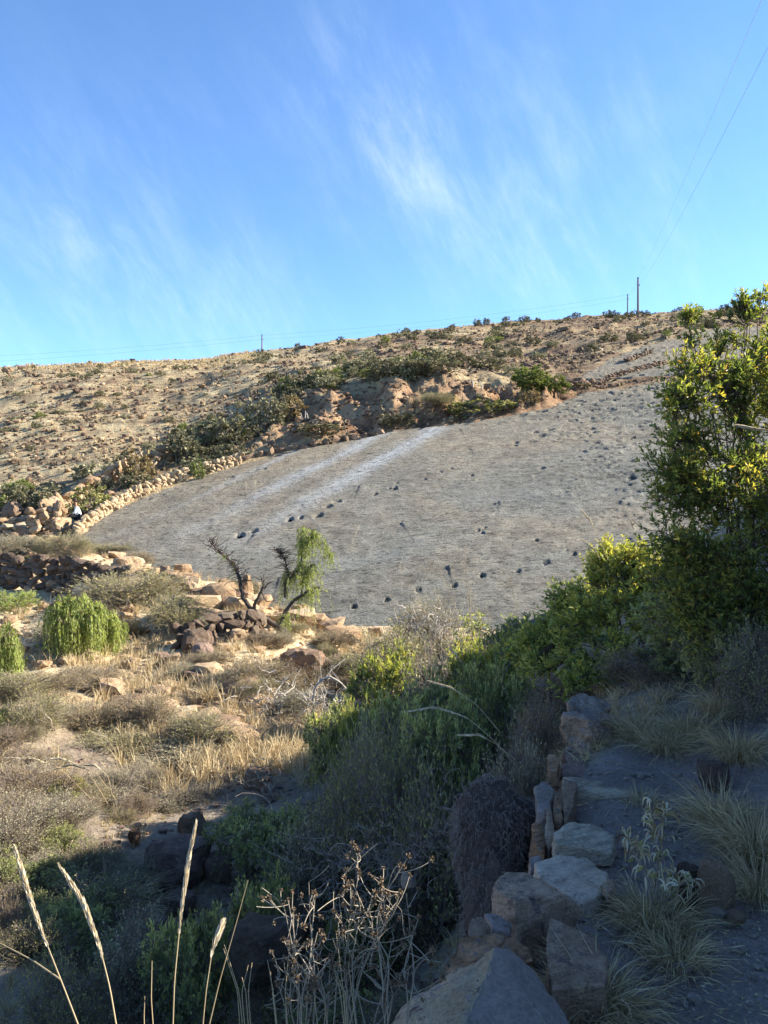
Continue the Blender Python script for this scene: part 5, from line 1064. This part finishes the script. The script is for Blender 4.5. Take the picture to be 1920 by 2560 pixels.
stalk([(430, 2640, 1.1), (436, 2450, 1.12), (452, 2290, 1.15), (468, 2170, 1.18), (490, 2058, 1.2)], 'tall golden feather grass plume standing upright in front of the gully boulders', .42)
stalk([(500, 2640, 1.2), (515, 2480, 1.22), (530, 2380, 1.25), (555, 2312, 1.28)], 'shorter stalk with a sparse pale seed head right of the golden plume', .6, pw=.0045, dens=70)
stalk([(505, 2640, 1.25), (550, 2450, 1.28), (590, 2310, 1.3), (620, 2200, 1.32)], 'thin bare straw stalk leaning right behind the sparse seed head', 1)
stalk([(388, 2640, 1.2), (378, 2500, 1.2), (380, 2402, 1.22)], 'short thin straw stalk between the bright plumes and the golden plume', 1)
stalk([(150, 2448, 1.0), (80, 2400, 1.05), (0, 2358, 1.1), (-40, 2340, 1.1)], 'thin yellow stalk crossing the leftmost plume towards the left frame edge', 1)
stalk([(362, 2620, 1.2), (360, 2540, 1.2), (362, 2490, 1.2)], 'very short stub of straw at the bottom left of the golden plume', 1)
for i, (pts, l) in enumerate([([(230, 2000, 9), (150, 1920, 9), (80, 1895, 8.9), (10, 1895, 8.8)], 'arching white feather grass plume touching the left frame edge'),
                 ([(270, 2010, 9), (215, 1920, 9), (160, 1898, 9), (115, 1896, 9)], 'arching white plume second from the left frame edge'),
                 ([(290, 2000, 9), (240, 1930, 9), (180, 1912, 9), (85, 1935, 8.9)], 'low arching plume drooping towards the sprig bush'),
                 ([(280, 1990, 9), (270, 1940, 9), (240, 1915, 9), (205, 1912, 9)], 'short arching plume above the tangled shrub'),
                 ([(135, 1880, 10), (135, 1830, 10), (128, 1805, 10), (114, 1788, 10)], 'upright pale plume over the dusty shrub at left'),
                 ([(80, 1735, 13), (95, 1705, 13), (125, 1692, 13)], 'small curved plume beside the russet shrub')]):
    stalk(pts, l, .4, .004, .010, dens=200)
for i, (pts, l) in enumerate([([(1300, 1925, 4.6), (1240, 1855, 4.7), (1170, 1795, 4.8), (1090, 1768, 4.9), (1012, 1780, 5.0)], 'long arching feather grass leaning left over the central thicket'),
                 ([(1290, 1900, 4.6), (1240, 1860, 4.7), (1200, 1838, 4.8), (1145, 1838, 4.9)], 'short arching feather grass below the long arching one'),
                 ([(1250, 1830, 5.4), (1190, 1760, 5.6), (1130, 1720, 5.7), (1070, 1702, 5.8)], 'feather grass with pale beard arching above the thicket'),
                 ([(1175, 1700, 8), (1160, 1665, 8.1), (1140, 1635, 8.2), (1122, 1622, 8.3)], 'small curved plume against the bush in the centre'),
                 ([(1520, 1400, 6.5), (1500, 1350, 6.6), (1475, 1300, 6.7), (1452, 1275, 6.8)], 'pale feather plume rising in front of the slab above the yellow-green bush'),
                 ([(1500, 1400, 6.5), (1490, 1375, 6.6), (1455, 1350, 6.7)], 'short pale plume beside the rising one over the slab'),
                 ([(1592, 1370, 6.4), (1588, 1330, 6.4), (1577, 1300, 6.5)], 'upright pale plume in front of the slab at the right'),
                 ([(2000, 1085, 3.2), (1940, 1078, 3.2), (1890, 1072, 3.2), (1845, 1064, 3.2)], 'white plume poking in from the right frame edge across the tall bush'),
                 ([(1178, 1640, 10), (1176, 1540, 10), (1174, 1475, 10)], 'single upright straw plume in front of the slab foot')]):
    stalk(pts, l, .5, .002 + .0004 * (i < 3), .0065 if i < 7 else .006, dens=200)
for i in range(9):
    x0 = 1150 + 190 * rng.random(); y0 = 1560 + rng.random() * 60
    stalk([(x0, y0 + 60, 9), (x0 - 12 - 20 * rng.random(), y0 - 60, 9), (x0 - 30 - 50 * rng.random(), y0 - 150 - 80 * rng.random(), 9)], 'thin dark dry stem rising in front of the lower slab', 1, .0028, group='thin stems in front of the slab')
for i in range(16):
    x0 = 570 + 340 * rng.random(); 
    stalk([(x0 + 10, 2640, 1.7), (x0 - 10 * rng.random(), 2480, 1.72), (x0 - 60 * rng.random() + 15, 2330 + 120 * rng.random(), 1.75)], 'thin straw stalk among the dry seed-head plant at the bottom', 1, .0016, group='straw stalks around the seed-head plant')

# the dry umbel plant with brown seed heads
u0 = px3(850, 2660, 1.8); up_ = thing('dry_flower_plant', 'dry branching plant with brown seed heads at the bottom centre', 'dry plant', tuple(u0))
st_pts = [[(860, 2640, 1.8), (900, 2440, 1.8), (948, 2330, 1.8), (955, 2200, 1.85)], [(955, 2640, 1.75), (975, 2400, 1.75), (940, 2340, 1.76), (880, 2205, 1.8)], [(960, 2480, 1.75), (940, 2300, 1.78), (960, 2240, 1.8), (1022, 2140, 1.82)], [(780, 2640, 1.85), (790, 2450, 1.85), (775, 2300, 1.85), (772, 2205, 1.85)],
          [(830, 2640, 1.8), (840, 2480, 1.8), (850, 2380, 1.8), (845, 2300, 1.8)], [(900, 2640, 1.75), (885, 2500, 1.75), (880, 2400, 1.75), (900, 2280, 1.78)], [(720, 2640, 1.9), (715, 2520, 1.9), (690, 2440, 1.9)], [(1010, 2640, 1.75), (1020, 2500, 1.75), (1010, 2420, 1.75), (1035, 2330, 1.75)],
          [(940, 2350, 1.77), (900, 2330, 1.77), (860, 2260, 1.77)], [(950, 2330, 1.77), (985, 2280, 1.77), (1000, 2230, 1.77)], [(760, 2640, 1.9), (740, 2450, 1.9), (735, 2330, 1.9), (720, 2250, 1.92)], [(895, 2130 + 70, 1.8), (893, 2160, 1.8), (894, 2130, 1.8)]]
for _ in range(16):
    x_ = rng.uniform(640, 1010); t_ = rng.uniform(2190, 2420); st_pts.append([(x_, 2640, 1.8), (x_ + rng.normal() * 20, (2640 + t_) / 2, 1.8 + rng.normal() * .05), (x_ + rng.normal() * 40, t_, 1.8 + rng.normal() * .06)])
ws = []; heads = []
for p_ in st_pts:
    P = np.array([px3(*q) for q in p_]) - u0; t = np.linspace(0, 1, len(P)); tt = np.linspace(0, 1, 22); Pi = np.stack([np.interp(tt, t, P[:, k]) for k in range(3)], -1)
    for _ in range(2): Pi[1:-1] = (Pi[:-2] + 2 * Pi[1:-1] + Pi[2:]) / 4
    ws.append(strands(Pi[None], np.linspace(.0023, .0011, 22)[None], 5)); heads.append(Pi[-1])
    nb = 9; s_ = Pi[rng.integers(8, 22, nb)]; e_ = s_ + unit(rng.normal(size=(nb, 3)) + [0, 0, .7]) * rng.uniform(.025, .09, (nb, 1)); ws.append(strands(bez(s_, (s_ + e_) / 2 + rng.normal(size=(nb, 3)) * .01, e_, 6), np.full((nb, 6), .0011), 4)); heads += list(e_)
V_, F_ = join(ws); link('stems', mkmesh('stems', V_, F_, M['twig_grey']), up_)
heads = np.array(heads); hv = rock_shape(1, 6, .1, np.random.default_rng(8)); seedm = []
for k in range(3):
    n_ = 26; base_ = np.zeros((n_, 3)); dr_ = unit(rdir(n_) + [0, 0, .5]); a_ = leaves2(base_, dr_, .0075 * rng.uniform(.6, 1.2, n_), .3); b_ = strands(bez(base_, dr_ * .004, dr_ * .008, 3), np.full((n_, 3), .0011), 3)
    V_, F_ = join([a_, b_]); seedm.append(mkmesh('seed_head', V_, F_, M['seedhead'], rng.uniform(0, 1, len(V_)), False))
for i, h_ in enumerate(heads):
    if rng.random() < .62:
        o = link('seed_head', seedm[i % 3], up_, tuple(h_)); s = rng.uniform(.6, 1.3); o.scale = (s, s, s); o.rotation_euler = (rng.normal(), rng.normal(), rng.uniform(0, 6))

# the plant with curled dry leaves on the path edge
dp = np.array(hit(1650, 2320, 1.3)); dl = thing('dry_leaf_plant', 'upright plant with pale curled dead leaves and a few green ones, beside the path stones', 'dry plant', tuple(dp)); dd0 = dp[1]
ws = []; pos = []; drs = []
for p_ in [[(1655, 2330), (1640, 2230), (1650, 2150), (1660, 2100)], [(1662, 2330), (1675, 2240), (1690, 2180)], [(1650, 2320), (1625, 2220), (1600, 2150), (1590, 2110)], [(1650, 2250), (1640, 2130), (1632, 2060), (1625, 2000)], [(1655, 2260), (1700, 2210), (1730, 2200)], [(1600, 2160), (1575, 2110), (1565, 2090)], [(1640, 2110), (1655, 2050), (1665, 2025)]]:
    P = np.array([px3(x, y, dd0 - .02 + .06 * rng.random()) for x, y in p_]) - dp; t = np.linspace(0, 1, len(P)); tt = np.linspace(0, 1, 16); Pi = np.stack([np.interp(tt, t, P[:, k]) for k in range(3)], -1)
    ws.append(strands(Pi[None], np.linspace(.004, .0018, 16)[None], 5)); k = rng.integers(7, 16, 26); pos.append(Pi[k] + rng.normal(size=(26, 3)) * .002); drs.append(unit(rdir(26) + [0, 0, .25]))
V_, F_ = join(ws); link('stems', mkmesh('stems', V_, F_, M['twig_purple']), dl); pos = np.concatenate(pos); drs = np.concatenate(drs); n_ = len(pos)
# curled leaves: ribbons bending back on themselves
e_ = pos + drs * .05 + np.array([0, 0, -.03]); P = bez(pos, pos + drs * .05 + [0, 0, .02], e_, 5); V_, F_ = ribbons(P, .0042 * np.array([.3, .9, 1., .8, .1])[None] * rng.uniform(.7, 1.2, (n_, 1)))
tip = np.clip(rng.normal(.6, .25, n_), 0, 1); link('leaves', mkmesh('leaves', V_, F_, M['dry_leaf'], np.repeat(tip, 10), True), dl)
k = rng.choice(n_, 45, replace=False); V_, F_ = leaves(pos[k] + rng.normal(size=(45, 3)) * .01, unit(drs[k] + rdir(45) * .4), .045, .16); link('green_leaves', mkmesh('green_leaves', V_, F_, M['leaf_olive'], np.repeat(rng.uniform(.2, .8, 45), 5), False), dl)

# pale dry cactus stalks on the bank
for i, (px, d, h) in enumerate([(755, 55, .8), (762, 55, .95), (770, 55.2, .7), (1205, 57, .7), (1182, 57, .6), (930, 68, .8)]):
    p = at(px, d); P = np.array([[0, 0, -.1], [.04, 0, h * .5], [.1 * rng.normal(), .05, h]])[None]; P = bez(P[:, 0], P[:, 1], P[:, 2], 6); link('cactus_stalk', mkmesh('cactus_stalk', *strands(P, np.linspace(.05, .03, 6)[None], 6), M['twig_white']), None, tuple(p), label='pale upright dead cactus stalk standing on the eroded bank', category='cactus stalk', group='dead cactus stalks on the bank')

# ------------------------------------------------------------------ utility poles and wires
def pole(px, d, pyt, pyb, label, r=.12):
    zt = (1280 - pyt) / F * d; x = (px - 960) / F * d; zb = min(Hs(x, d), (1280 - pyb) / F * d) - .3; root = thing('utility_pole', label, 'pole', (x, d, zb)); hgt = zt - zb
    P = np.array([[0, 0, 0], [0, 0, hgt / 2], [0, 0, hgt]], float)[None]; link('post', mkmesh('post', *strands(P, np.array([[r * 1.3, r * 1.1, r * .9]]), 10), M['pole']), root)
    for dx in (-.0, ):
        v, f = ICO[2]; o = link('insulator', mkmesh('insulator', v, f, M['hat']), root, (dx, 0, hgt + .22)); o.scale = (.16, .16, .2)
        o = link('insulator', mkmesh('insulator', v, f, M['hat']), root, (dx + r * 1.5, 0, hgt - 1.1)); o.scale = (.1, .1, .14)
    return np.array([x, d, zt])
pa = pole(1595, 144, 698, 795, 'tall grey utility pole on the ridge, nearer of the close pair', .17)
pb = pole(1569, 236, 738, 795, 'shorter distant pole just left of the tall one on the ridge', .18)
pc = pole(655, 236, 839, 892, 'lone utility pole on the skyline at left', .2)
def wire(a, b, sag, label, r, sides=4):
    t = np.linspace(0, 1, 40)[:, None]; P = a * (1 - t) + b * t; P[:, 2] -= 4 * sag * (t * (1 - t))[:, 0]
    link('power_line', mkmesh('power_line', *strands((P - P[0])[None], np.full((1, 40), r), sides), M['wire']), None, tuple(P[0]), label=label, category='power line')
wire(pa + [0, 0, .2], np.array([7.3, 12.2, 11.2]), .6, 'upper power line climbing from the tall pole to the top right', .006)
wire(pa + [.2, 0, -.9], np.array([7.9, 12.6, 10.8]), .9, 'lower power line climbing from the tall pole to the top right', .006)
wire(pb + [0, 0, .1], pc + [0, 0, .1], 1.4, 'upper thin line strung between the distant poles', .022)
wire(pb + [0, 0, -1.3], pc + [0, 0, -1.1], 1.6, 'lower thin line strung between the distant poles', .022)
wire(pc + [0, 0, .1], np.array([-150., 240, 47.5]), 1.0, 'upper thin line running from the lone pole to the left edge', .022)
wire(pc + [0, 0, -1.1], np.array([-150., 240, 45.6]), 1.0, 'lower thin line running from the lone pole to the left edge', .022)
wire(pa + [0, 0, -.2], pb + [0, 0, -.1], .6, 'short line joining the tall pole and the distant pole beside it', .02)

# ------------------------------------------------------------------ the seated person
def skin_body(name, verts, edges, radii, m, parent, root=0):
    me = bpy.data.meshes.new(name); me.from_pydata(verts, edges, []); o = bpy.data.objects.new(name, me); C.objects.link(o); o.parent = parent
    md = o.modifiers.new('skin', 'SKIN'); md.use_smooth_shade = True; sk = me.skin_vertices[0].data
    for i, r in enumerate(radii): sk[i].radius = (r, r); sk[i].use_root = (i == root)
    s = o.modifiers.new('sub', 'SUBSURF'); s.levels = 2; s.render_levels = 2
    dg = bpy.context.evaluated_depsgraph_get(); ev = o.evaluated_get(dg); me2 = bpy.data.meshes.new_from_object(ev); o.modifiers.clear(); o.data = me2; me2.materials.clear(); me2.materials.append(m); return o
# seat on the wall; facing left (-x) and slightly towards the camera; local z=0 is the seat
px_, d_ = 196, 38.6; seat = np.array([(px_ - 960) / F * d_, d_, (1280 - 1297) / F * d_])
per = thing('person', 'person in white shirt, dark trousers and dark hat sitting on stones by the left wall', 'person', tuple(seat)); per.rotation_euler = (0, 0, math.radians(20))
V_ = [(0, 0, .12), (-.02, 0, .28), (-.06, 0, .46), (-.09, 0, .58), (-.12, 0, .66), (-.14, 0, .76), (-.15, 0, .86),
      (-.08, -.18, .53), (-.16, -.23, .30), (-.36, -.16, .22), (-.44, -.14, .21), (-.08, .18, .53), (-.16, .23, .30), (-.36, .14, .22), (-.44, .12, .21),
      (-.04, -.10, .10), (-.46, -.14, .12), (-.50, -.14, -.30), (-.62, -.15, -.34), (-.04, .10, .10), (-.44, .14, .10), (-.56, .15, -.28), (-.68, .16, -.32)]
E_ = [(0, 1), (1, 2), (2, 3), (3, 4), (4, 5), (5, 6), (3, 7), (7, 8), (8, 9), (9, 10), (3, 11), (11, 12), (12, 13), (13, 14), (0, 15), (15, 16), (16, 17), (17, 18), (0, 19), (19, 20), (20, 21), (21, 22)]
R_ = [.14, .13, .15, .10, .055, .085, .085, .06, .045, .035, .035, .06, .045, .035, .035, .085, .06, .045, .035, .085, .06, .045, .035]
skin_body('body', V_, E_, R_, M['skin'], per)
skin_body('shirt', [(.01, 0, .10), (-.02, 0, .28), (-.06, 0, .46), (-.085, 0, .57), (-.08, -.18, .53), (-.16, -.23, .31), (-.26, -.19, .26), (-.08, .18, .53), (-.16, .23, .31), (-.26, .18, .26)], [(0, 1), (1, 2), (2, 3), (2, 4), (4, 5), (5, 6), (2, 7), (7, 8), (8, 9)], [.19, .17, .19, .11, .085, .065, .05, .085, .065, .05], M['shirt'], per)
skin_body('trousers', [(0, 0, .10), (-.04, -.10, .10), (-.46, -.14, .12), (-.50, -.14, -.26), (-.04, .10, .10), (-.44, .14, .10), (-.55, .15, -.24)], [(0, 1), (1, 2), (2, 3), (0, 4), (4, 5), (5, 6)], [.17, .11, .085, .065, .11, .085, .065], M['trousers'], per)
a = np.linspace(0, 2 * np.pi, 25)[:-1]; prof = [(.001, .17), (.07, .165), (.098, .12), (.105, .02), (.19, .0), (.195, .008), (.10, .03)]
Vh = np.array([[r * math.cos(t), r * math.sin(t), z] for r, z in prof for t in a]); idx = np.arange(len(prof) * 24).reshape(len(prof), 24); nx_ = np.roll(idx, -1, 1)
h_ = link('hat', mkmesh('hat', Vh, np.stack([idx[:-1], nx_[:-1], nx_[1:], idx[1:]], -1).reshape(-1, 4), M['hat']), per, (-.15, 0, .87)); h_.rotation_euler = (0, -.15, 0)
